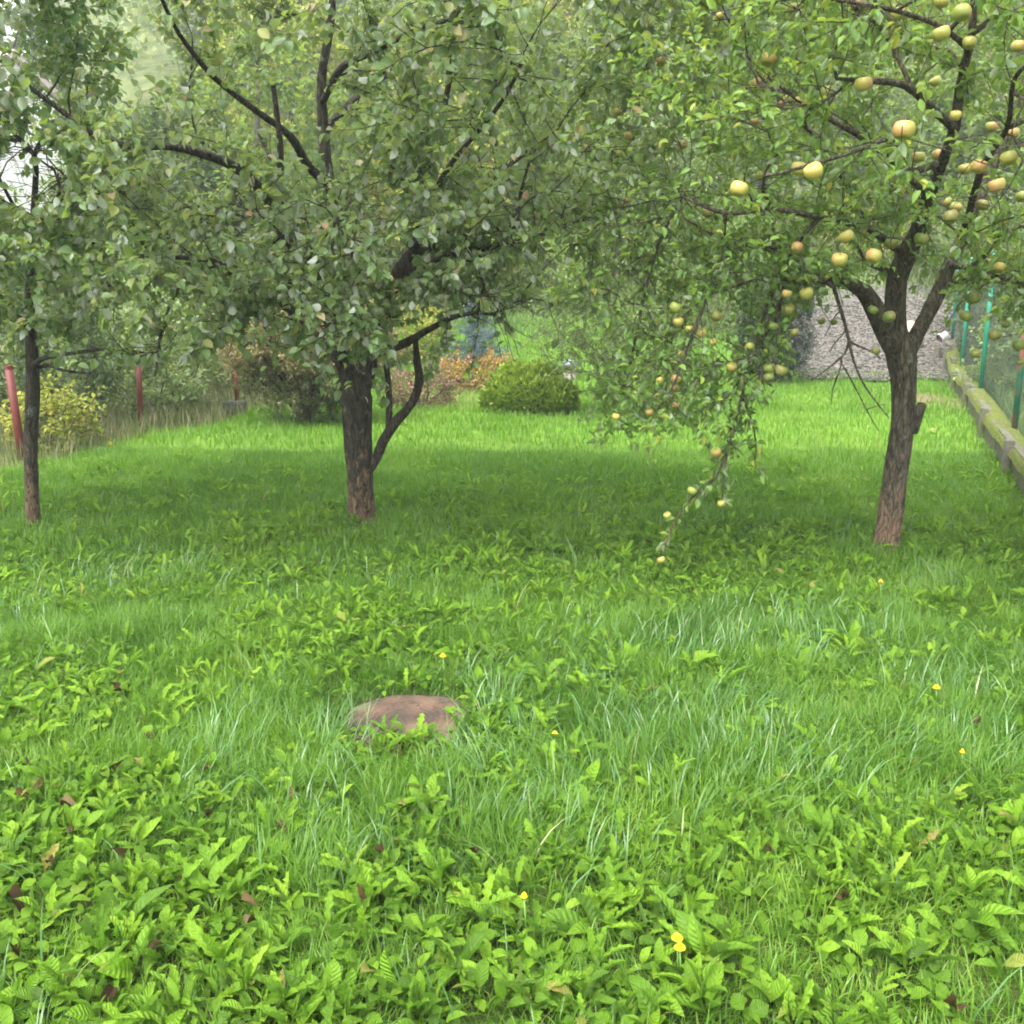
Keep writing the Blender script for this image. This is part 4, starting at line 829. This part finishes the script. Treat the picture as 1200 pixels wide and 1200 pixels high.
link('wire_mesh', mesh_np('wire_mesh', np.vstack(V_), [np.vstack(F_)], M['wire']), fr_)
for z in (.3, 1.0, 1.7):
    m_ = MB(); m_.tube([wpt(q, .197, z)-fo for q in np.linspace(s0, s1, 30)], [.0022]*30, 4); m_.build('tension_wire', M['wire'], fr_)
# neighbours' shrubs behind the fence
for i, (xy, r_, h, mt, lb) in enumerate([((6.9, 13.4), .8, 1.3, 'bg3', 'low grey-green bush close behind the wire fence'), ((8.1, 16.4), 1.0, 2.2, 'bg4', 'tall dark green bush behind the two farthest fence posts'), ((9.3, 19.2), 1.3, 2.6, 'bg1', 'green bush on the slope beyond the wire fence'),
        ((10.2, 22.5), 1.5, 2.8, 'bg3', 'pale bush high on the slope beyond the wire fence'), ((6.6, 11.4), .7, 1.2, 'bg1', 'leafy bush behind the wire fence at the right edge'), ((8.6, 25.5), 1.5, 2.0, 'bg2', 'yellowish bush at the top of the gravel drive'), ((4.2, 22.5), 1.3, 2.2, 'bg3', 'pale shrub left of the gravel drive'), ((6.6, 26.5), 1.7, 2.2, 'bg3', 'pale bush closing the top of the gravel drive')]):
    bush('leafy_shrub', lb, 'shrub', (*xy, 0), [((0, 0, h*.5), (r_, r_, h*.52), 1)], 230, mt, (.045, .08), .5, 4, seed=60+i, group='shrubs along the drive and wire fence')

# ------------------------------------------------------------------ small things
# round tree stump in the grass
def stump_mat():
    m, nt = newmat('stump_wood'); N = nt.nodes; L = nt.links; tc = N.new('ShaderNodeTexCoord')
    wv = N.new('ShaderNodeTexWave'); wv.wave_type = 'RINGS'; wv.rings_direction = 'Z'; wv.inputs['Scale'].default_value = 14; wv.inputs['Distortion'].default_value = 3.5; wv.inputs['Detail'].default_value = 4; L.new(tc.outputs['Object'], wv.inputs[0])
    n = N.new('ShaderNodeTexNoise'); n.inputs['Scale'].default_value = 7; n.inputs['Detail'].default_value = 7; L.new(tc.outputs['Object'], n.inputs[0])
    c = ramp(nt, [(.35, (.020, .015, .011)), (.5, (.058, .036, .022)), (.66, (.12, .064, .036))], n.outputs[0]); c = mixc(nt, .12, c, ramp(nt, [(0, (.03, .02, .015)), (1, (.22, .15, .10))], wv.outputs[0]))
    vo = N.new('ShaderNodeTexVoronoi'); vo.feature = 'DISTANCE_TO_EDGE'; vo.inputs['Scale'].default_value = 9
    va = N.new('ShaderNodeVectorMath'); va.operation = 'MULTIPLY_ADD'; va.inputs[1].default_value = (.25, .25, .25); L.new(n.outputs['Color'], va.inputs[0]); L.new(tc.outputs['Object'], va.inputs[2]); L.new(va.outputs[0], vo.inputs[0])
    c = mixc(nt, ramp(nt, [(0, (.9, .9, .9)), (.035, (.0, .0, .0))], vo.outputs['Distance']), c, (.03, .02, .015))
    n2 = N.new('ShaderNodeTexNoise'); n2.inputs['Scale'].default_value = 4.5; n2.inputs['Detail'].default_value = 6; L.new(tc.outputs['Object'], n2.inputs[0])
    c = mixc(nt, ramp(nt, [(.56, (0, 0, 0)), (.64, (.8, .8, .8))], n2.outputs[0]), c, (.10, .09, .05))
    p = N.new('ShaderNodeBsdfPrincipled'); L.new(c, p.inputs['Base Color']); p.inputs['Roughness'].default_value = .85
    b = N.new('ShaderNodeBump'); b.inputs['Distance'].default_value = .03; b.inputs['Strength'].default_value = 1.; L.new(n.outputs[0], b.inputs['Height']); L.new(b.outputs[0], p.inputs['Normal'])
    o = N.new('ShaderNodeOutputMaterial'); L.new(p.outputs[0], o.inputs[0]); return m
SC = G(480, 851); SR = .235; sb = np.array([SC[0], SC[1], Tf(SC[0], SC[1])])
root = empty('tree_stump', sb, 'flat round weathered stump showing reddish brown wood, level with the grass', 'stump')
m_ = MB(); n = 48; V = [(0, 0, .032)]; Fc = []
for ri in range(1, 9):
    for k in range(n):
        a = k/n*6.283; rr = SR*ri/8*(1+.03*math.sin(3*a)+.02*math.sin(7*a+1)); z = .032+.003*(float(vn(rr*math.cos(a)*3, rr*math.sin(a)*3, .2, 1))-.5)-(.006 if ri == 8 else 0); V.append((rr*math.cos(a), rr*math.sin(a), z))
for k in range(n): Fc.append((0, 1+k, 1+(k+1) % n))
for ri in range(7):
    for k in range(n): a = 1+ri*n; Fc.append((a+k, a+n+k, a+n+(k+1) % n, a+(k+1) % n))
m_.add(V, Fc); m_.build('cut_face', stump_mat(), root, True)
m_ = MB(); m_.lathe((0, 0, 0), [(SR*.97, .016), (SR*1.03, .018), (SR*1.05, .0), (SR*1.07, -.1)], 40); m_.v = [(x*(1+.03*math.sin(3*math.atan2(y, x))), y*(1+.03*math.sin(3*math.atan2(y, x))), z) for x, y, z in m_.v]; m_.build('bark', M['bark'], root, True)

# garden stone, bucket, rocks by the drive
rock = surf_mat('rock', (.2, .18, .16), (.42, .39, .36), 9, .9, .6, (.16, .18, .08), 6, .6)
def stone(name, label, p, r3, mat, seed, cat='stone'):
    r = random.Random(seed); m_ = MB(); m_.lathe((0, 0, 0), [(math.sin(math.pi*i/9)+.01, math.cos(math.pi*i/9)) for i in range(9, -1, -1)], 14)
    m_.v = [(x*r3[0]*(1+.25*(float(vn(x*2+seed, z*2, .7, 2))-.5)), y*r3[1]*(1+.3*(float(vn(y*2, z*2+seed, .7, 3))-.5)), z*r3[2]*(1+.3*(float(vn(x*2, y*2+seed, .8, 4))-.5))) for x, y, z in m_.v]
    o = m_.build(name, mat, None, True); o.location = [float(q) for q in p]; tag(o, label, cat); return o
p = G(667, 449); p[2] = Tf(p[0], p[1])
lamp = empty('garden_ornament', p, 'small grey mushroom-shaped stone ornament right of the round bush', 'ornament')
m_ = MB(); m_.lathe((0, 0, 0), [(.12, -.03), (.11, .08), (.075, .16), (.07, .22)], 14); m_.build('base', surf_mat('ornament_base', (.24, .19, .18), (.36, .3, .28), 15, .9, .3), lamp, True)
m_ = MB(); m_.lathe((0, 0, 0), [(.01, .21), (.13, .215), (.135, .25), (.10, .30), (.04, .33), (.002, .335)], 14); m_.build('cap', surf_mat('ornament_cap', (.16, .19, .19), (.25, .29, .29), 12, .8, .2), lamp, True)
p = at(1103, 393, 17.6); g = Tf(p[0], p[1])
bk = empty('bucket', (p[0], p[1], g), 'white bucket tipped on its side at the far end of the wire fence', 'bucket')
m_ = MB(); m_.lathe((0, 0, 0), [(.002, .3), (.13, .3), (.165, 0.), (.172, 0.), (.172, .02), (.137, .307), (.002, .31)], 20); o = m_.build('bucket_body', surf_mat('white_plastic', (.34, .34, .33), (.5, .5, .48), 14, .5, .1), bk, True)
zb = p[2]-g-.06; bk.location[0] -= .03; o.scale = (.5,)*3; o.location = (0, 0, zb); o.rotation_euler = (R(12), R(62), R(25))
m_ = MB(); m_.lathe((0, 0, 0), [(.002, .27), (.122, .27), (.155, .01)], 20); q = m_.build('bucket_lining', surf_mat('purple_lining', (.10, .05, .07), (.2, .11, .13), 8, .6, 0), bk, True); q.location = o.location; q.rotation_euler = o.rotation_euler; q.scale = o.scale
m_ = MB(); m_.tube([(0, 0, -.2), (0, 0, max(.1, zb-.14))], [.07, .06], 8); m_.build('support', M['concrete'], bk)
p = at(1064, 388, 18.5); stone('boulder', 'pale brown boulder seen between the forks of the leaning tree', (p[0], p[1], Tf(p[0], p[1])+.18), (.28, .25, .32), surf_mat('brown_rock', (.34, .22, .15), (.55, .44, .34), 6, .9, .5), 4)
# fallen apple
p = G(1093, 512); o = link('fallen_apple', apple_mesh('fallen_apple', AG, 3)); o.location = (p[0], p[1], Tf(p[0], p[1])+.1); o.scale = (.065,)*3; o.rotation_euler = (1.2, .3, 0); tag(o, 'single green apple lying in the grass near the mossy wall', 'apple')

# ------------------------------------------------------------------ grass
HOLES = [(SC[0]+.01, SC[1]+.06, SR*.93)]
def keep(x, y):
    k = np.ones(len(x), bool)
    for a, b, r_ in HOLES: k &= np.hypot(x-a, y-b) > r_
    return k
def scatter(n, y0, y1, pw=1.0, marg=1.3, r=rng):
    y = y0+(y1-y0)*r.random(n)**pw; hw = .54*y+marg; x = (r.random(n)*2-1)*hw; w_ = hw/hw.max(); k = r.random(n) < w_; return x[k], y[k]
def blades(name, x, y, h, wd, lean, v, dry, mat, dirn=None, segs=3, zoff=0., r=rng):
    n = len(x); a = r.random(n)*6.283 if dirn is None else dirn; D = np.stack([np.cos(a), np.sin(a)], -1)
    tw = a+np.pi/2+r.normal(size=n)*.5; S = np.stack([np.cos(tw), np.sin(tw)], -1); z0 = T(x, y)-.01+zoff; out = []
    for i in range(segs+1):
        t = i/segs; f = np.sin(lean*t)/np.maximum(lean, .05); hz = h*(1-np.cos(lean*t))/np.maximum(lean, .05)
        hz_ = hz; vert = h*f; cx_ = x+D[:, 0]*hz_; cy_ = y+D[:, 1]*hz_; cz_ = z0+vert; w_ = wd*(1-t**1.6)*.5
        if i < segs: out += [np.stack([cx_-S[:, 0]*w_, cy_-S[:, 1]*w_, cz_], -1), np.stack([cx_+S[:, 0]*w_, cy_+S[:, 1]*w_, cz_], -1)]
        else: out.append(np.stack([cx_, cy_, cz_], -1))
    V = np.stack(out, 1); k = V.shape[1]; o = np.arange(n)[:, None, None]*k
    q = np.array([[2*i, 2*i+1, 2*i+3, 2*i+2] for i in range(segs-1)]); tr_ = np.array([[2*segs-2, 2*segs-1, 2*segs]])
    return mesh_np(name, V.reshape(-1, 3), [(q[None]+o).reshape(-1, 4), (tr_[None]+o).reshape(-1, 3)], mat, {'v': np.repeat(v, k), 'dry': np.repeat(dry, k)})
def lawnmask(x, y): return (side_left(x, y) > 0) & (side_right(x, y) > 0) & keep(x, y) & ~((y > 16.5+.5*vn(x, y, .4, 3)) & (x > 4.75+(y-16.2)*.12-.4*vn(x, y, .4, 5)))
LG = [(*G(860, 850)[:2], .75, .95), (*G(960, 800)[:2], .8, .8), (*G(640, 860)[:2], .5, .7), (*G(330, 900)[:2], .4, .7), (*G(380, 1040)[:2], .15, .9), (*G(620, 1000)[:2], .3, .6), (*G(720, 790)[:2], .6, .6), (*G(560, 900)[:2], .4, .6), (*G(440, 920)[:2], .3, .6), (*G(1130, 700)[:2], .25, .8), (*G(120, 720)[:2], .8, .4)]
def longf(x, y):
    f = np.zeros(len(x))
    for a, b, r_, s_ in LG: f = np.maximum(f, s_*np.clip(1.5-np.hypot(x-a, y-b)/r_, 0, 1))
    return f
def weedf(x, y):
    "how much broad-leaved weed grows here"
    f = .3+.9*(vn(x, y, .6, 6)-.45)+.8*(vn(x, y, .22, 7)-.5)
    f += .33*np.clip((3.2-y)/1.2, 0, 1)+.10+.28*np.exp(-((y-4.4)/1.3)**2)*(x < 1.6); f += .6*(vn(x, y, .13, 1)-.5); f += .25*np.clip((vn(x, y, 1.6, 5)-.5)*3, 0, 1)*(y < 5); f -= .55*longf(x, y); f *= np.clip((9.5-y)/5, 0, 1)**.8; return np.clip(f, .08*(y < 9), 1)
parts_x = []
# near turf
x, y = scatter(400000, 1.1, 5.2, .8); k = lawnmask(x, y) & (rng.random(len(x)) < 1-.25*weedf(x, y)); x, y = x[k], y[k]; n = len(x)
h = (.05+.10*rng.random(n))*(1+.35*longf(x, y)); h *= .65+.7*vn(x, y, .2, 2)
h *= 1-.25*weedf(x, y); h *= np.clip((np.hypot(x-SC[0], y-SC[1])-SR*.7)/.25, .45, 1); v = np.clip(.55*rng.random(n)+.5*vn(x, y, .5, 3)-.05, 0, 1); dry = (rng.random(n) < .03)*rng.random(n)
A1 = blades('lawn_grass', x, y, h, .0026+.0024*rng.random(n), .4+1.9*rng.random(n), v, dry, M['grass'], dirn=np.where(rng.random(n) < .5, vn(x, y, .22, 1)*14, rng.random(n)*6.28)+rng.normal(size=n)*.7)
tag(link('lawn_grass', A1), 'fine green lawn grass in the near and middle foreground', 'grass', kind='stuff')
x, y = scatter(230000, 5.2, 9.5, .9); k = lawnmask(x, y); x, y = x[k], y[k]; n = len(x)
h = (.045+.07*rng.random(n))*(.6+.9*vn(x, y, .35, 2)); v = np.clip(.5*rng.random(n)+.5*vn(x, y, .7, 3), 0, 1)
o = link('mid_lawn_grass', blades('mid_lawn_grass', x, y, h, .004+.003*rng.random(n), .4+1.0*rng.random(n), v, (rng.random(n) < .02)*.7, M['grass'])); tag(o, 'even green lawn grass around the three trees', 'grass', kind='stuff')
x, y = scatter(260000, 9.5, 20.5, .8, 1.5); k = lawnmask(x, y) & (rng.random(len(x)) > .85*bare_f(x, y)); x, y = x[k], y[k]; n = len(x)
h = (.05+.07*rng.random(n))*(.75+.7*vn(x, y, .6, 2)); v = np.clip(.3+.4*rng.random(n)+.35*vn(x, y, .9, 3), 0, 1)
o = link('far_lawn_grass', blades('far_lawn_grass', x, y, h, .008+.006*rng.random(n), .3+.9*rng.random(n), v, np.maximum(dry_f(x, y)*rng.random(n), (rng.random(n) < .03)*.6), M['grass'], segs=2)); tag(o, 'bright yellow-green grass of the far lawn and slope', 'grass', kind='stuff')
# long glossy grass lying over in swathes
x, y = scatter(90000, 1.3, 7.5, .75); k = lawnmask(x, y) & (rng.random(len(x)) < longf(x, y)**1.4+.05); x, y = x[k], y[k]; n = len(x)
dr = vn(x, y, .45, 4)*9+rng.normal(size=n)*.6
h = .10+.17*rng.random(n); v = np.clip(.6*rng.random(n)+.4*vn(x, y, .3, 1), 0, 1)
tag(link('long_grass', blades('long_grass', x, y, h, .003+.004*rng.random(n), 1.1+1.1*rng.random(n), v, (rng.random(n) < .03)*rng.random(n), M['grass_blue'], dirn=dr, segs=5)), 'long bluish grass bent over in swathes across the foreground', 'grass', kind='stuff')
# broad-leaved weeds: rosettes of dandelion, dock and plantain
def weeds(name, label, n0, y0, y1, pw, nl, Lr, ratio, rows, wst, el, mat, thr=.0, wav=.0, marg=1.1, curl=.5, vb=0.04, pb=.8, tooth=0.):
    x, y = scatter(n0, y0, y1, pw, marg); f = weedf(x, y); k = lawnmask(x, y) & (rng.random(len(x)) < np.clip((f-thr)*pb, 0, 1)); x, y, f = x[k], y[k], f[k]
    c = rng.integers(nl[0], nl[1]+1, len(x)); X_, Y_ = np.repeat(x, c), np.repeat(y, c); sz = np.repeat(rng.uniform(.7, 1.2, len(x)), c); vr = np.repeat(rng.random(len(x)), c); n = len(X_)
    a = rng.random(n)*6.283; e = rng.uniform(el[0], el[1], n); D = np.stack([np.cos(a)*np.cos(e), np.sin(a)*np.cos(e), np.sin(e)], -1)
    L = rng.uniform(*Lr, n)*sz*(1+.1*np.clip((2.9-Y_)/.9, 0, 1)); P = np.stack([X_+D[:, 0]*.01, Y_+D[:, 1]*.01, T(X_, Y_)+.015+.04*rng.random(n)], -1)
    v = np.clip(.45*vr+.35*rng.random(n)+.25*vn(X_, Y_, .8, 3)+vb, 0, 1)
    me = leaf_mesh(name, P, D, L, v, mat, {'dry': (rng.random(n) < .02)*rng.random(n)}, ratio=ratio*rng.uniform(.75, 1.2, n), rows=rows, widest=wst, curl=curl, fold=.25, rand=.45, wav=wav, tooth=tooth, veins=True)
    tag(link(name, me), label, 'weeds', kind='stuff'); return n
n1 = weeds('dandelion_leaves', 'broad ragged dandelion and dock leaves crowding the foreground', 17500, 1.15, 8.8, .8, (4, 8), (.045, .10), .26, 9, .66, (.5, 1.35), M['weed'], .02, .3, tooth=.42, curl=.3)
n2 = weeds('plantain_leaves', 'smooth oval plantain leaves among the lawn grass', 17000, 1.15, 9.5, .85, (3, 6), (.035, .07), .45, 5, .58, (.5, 1.35), M['weed'], .04, .12, vb=-.0, curl=.35)
n3 = weeds('clover_leaves', 'small round clover-like leaves filling the gaps in the turf', 30000, 1.15, 6.5, .8, (3, 5), (.022, .045), .8, 3, .55, (.1, 1.0), M['weed'], .05, .05, vb=-.12)
n4 = weeds('dock_leaves', 'a few larger smooth dock leaves near the bottom edge', 520, 1.15, 4.2, .8, (3, 6), (.07, .12), .34, 9, .58, (.6, 1.3), M['weed'], .05, .12, curl=.45, vb=-.1)
# dry weeds beyond the left fence
n = 26000; y = rng.uniform(7.5, 19, n); x = -2.5-rng.random(n)*5; k = (side_left(x, y) < .05) & (side_left(x, y) > -3); x, y = x[k], y[k]; n = len(x)
wm = leaf_mat('dry_weed_stalk', [(0, (.07, .12, .03)), (.45, (.14, .16, .06)), (.75, (.24, .19, .10)), (1, (.42, .35, .24))], trans=.3, dry=(.3, .2, .14))
edge = np.exp(-np.abs(side_left(x, y))*1.5)
tag(link('dry_weeds', blades('dry_weeds', x, y, .15+.3*rng.random(n)*(1-edge*.5), .005+.006*rng.random(n), .2+1.0*rng.random(n), rng.random(n), np.zeros(n), wm)), 'dry brown weeds and dead stalks along the left edge of the lawn', 'weeds', kind='stuff')
# rough growth on the slope
n = 110000; y = 16+26*rng.random(n)**1.3; x = rng.uniform(-15, 18, n); dl_, dr_ = drive_lr(y); k = ~((x > dl_+.3*vn(x, y, .4, 2)) & (x < dr_-.4*vn(x, y, .4, 2)) & (y < 21.2+3*vn(x, y, 1, 2))) & ((y > 18.5+2*vn(x, y, 2, 1)) | (x > 7)); x, y = x[k], y[k]; n = len(x)
hm = leaf_mat('slope_herb', [(0, (.06, .11, .03)), (.5, (.14, .22, .06)), (.85, (.25, .33, .1)), (1, (.35, .3, .14))], trans=.4, dry=(.3, .2, .14))
tag(link('slope_herbs', blades('slope_herbs', x, y, .1+.25*rng.random(n)*vn(x, y, 1, 4), .02+.02*rng.random(n), .3+1.2*rng.random(n), np.clip(.5*rng.random(n)+.5*vn(x, y, 1.5, 3), 0, 1), np.zeros(n), hm, segs=2)), 'rough grass and herbs on the slope behind the lawn', 'grass', kind='stuff')

# rank growth on the neighbours' side of the wire fence
n = 30000; q = rng.uniform(-3, 12, n); o_ = .3+rng.random(n)*4.5; x = WA[0]+WD[0]*q+WN[0]*o_; y = WA[1]+WD[1]*q+WN[1]*o_
tag(link('rank_grass', blades('rank_grass', x, y, .12+.35*rng.random(n), .007+.009*rng.random(n), .3+1.2*rng.random(n), np.clip(.6*rng.random(n)+.4*vn(x, y, 1., 3), 0, 1), np.zeros(n), hm)), 'rank grass and herbs behind the wire fence', 'grass', kind='stuff')

# yellow flowers
fy = surf_mat('yellow_petal', (.75, .5, .01), (.85, .62, .02), 20, .6, 0); fs = surf_mat('flower_stalk', (.12, .26, .04), (.2, .34, .08), 10, .6, 0)
FL = [(519, 769, .13, 'yellow dandelion flower behind the round stump'), (650, 862, .10, 'yellow flower just right of the round stump'), (1097, 810, .12, 'yellow flower right of the long bluish grass'), (1127, 888, .1, 'tiny yellow flower close to the right edge'),
      (793, 1112, .12, 'upper of two yellow flowers near the bottom edge'), (796, 1123, .1, 'lower of two yellow flowers near the bottom edge'), (1032, 682, .14, 'orange-yellow flower in front of the leaning tree'), (614, 1064, .12, 'small yellow bud among the broad leaves')]
for i, (px, py, h, lb) in enumerate(FL):
    g = G(px, py); sc = 1-h/CAMZ; x0, y0 = g[0]*sc, g[1]*sc; z0 = Tf(x0, y0); root = empty('dandelion', (x0, y0, z0), lb, 'flower', 'yellow flowers in the lawn')
    m_ = MB(); m_.tube([(.01, .01, 0), (.004, 0, h*.5), (0, 0, h)], [.0022]*3, 6); m_.build('stalk', fs, root, True)
    m_ = MB(); nf = 22; fr0 = .015 if i not in (3, 7) else .009
    for ring, (rr, zz) in enumerate(((1., .0), (.72, .005), (.4, .009))):
        for k in range(nf-ring*5):
            a = k/(nf-ring*5)*6.283+ring; c, s_ = math.cos(a), math.sin(a); w_ = .0022
            m_.add([(0, 0, h+zz*.4), (c*fr0*rr*.6-s_*w_, s_*fr0*rr*.6+c*w_, h+zz), (c*fr0*rr, s_*fr0*rr, h+zz*1.1+.001), (c*fr0*rr*.6+s_*w_, s_*fr0*rr*.6-c*w_, h+zz)], [(0, 3, 2, 1)])
    m_.build('flower_head', fy, root)
# dead leaves lying in the grass
dl = [leaf_mat('dead_leaf_%d' % i, [(0, c), (1, c)], trans=.03, rough=.95, spec=.05) for i, c in enumerate([(.055, .034, .015), (.085, .058, .026), (.03, .02, .01), (.11, .08, .04)])]
DL = [(20, 935), (52, 928), (94, 962), (87, 985), (185, 986), (283, 1066), (12, 1055), (195, 1118), (245, 968), (350, 932), (384, 930), (475, 951), (440, 1004), (876, 774), (122, 1168), (275, 1095), (1114, 1188), (988, 1062), (140, 815), (1138, 846), (797, 640), (470, 872), (35, 900), (70, 945), (120, 905), (150, 1010), (60, 1020), (215, 1040), (30, 1120), (330, 985), (100, 1090), (250, 905), (410, 1060), (165, 870), (560, 1010), (900, 1000)]
for i, (px, py) in enumerate(DL):
    g = G(px, py); h = .07; x0, y0 = g[0]*(1-h/CAMZ), g[1]*(1-h/CAMZ); n_ = 1+(i % 3 == 0); r = np.random.default_rng(i+900)
    a = r.random(n_)*6.28; D = np.stack([np.cos(a), np.sin(a), r.uniform(-.2, .5, n_)], -1); P = np.stack([r.normal(size=n_)*.012, r.normal(size=n_)*.012, np.full(n_, .0)], -1)
    P = P[:1]; D = D[:1]
    me = leaf_mesh('fallen_leaf', P, D, r.uniform(.035, .06, 1), r.random(1), dl[i % 4], ratio=.55, rows=5, curl=.9, fold=1.0, rand=.5, wav=.15, r=r)
    o = link('fallen_leaf', me); o.location = (float(x0), float(y0), Tf(x0, y0)+h); tag(o, 'curled brown fallen leaf lying on the grass', 'leaf', 'brown fallen leaves in the grass')
hz = MB(); hz.box((0, 62, 22), (170, 146, 70)); h_ = bpy.data.materials.new('haze'); h_.use_nodes = True; hn = h_.node_tree; hn.nodes.clear()
pv = hn.nodes.new('ShaderNodeVolumePrincipled'); pv.inputs['Color'].default_value = (.9, .93, .96, 1); pv.inputs['Density'].default_value = .002; ho = hn.nodes.new('ShaderNodeOutputMaterial'); hn.links.new(pv.outputs[0], ho.inputs['Volume'])
tag(hz.build('haze', h_), 'thin pale haze in the air over the slope', 'haze', kind='stuff')
print('leaves', nB, n1, n2, n3, 'apples', zed)
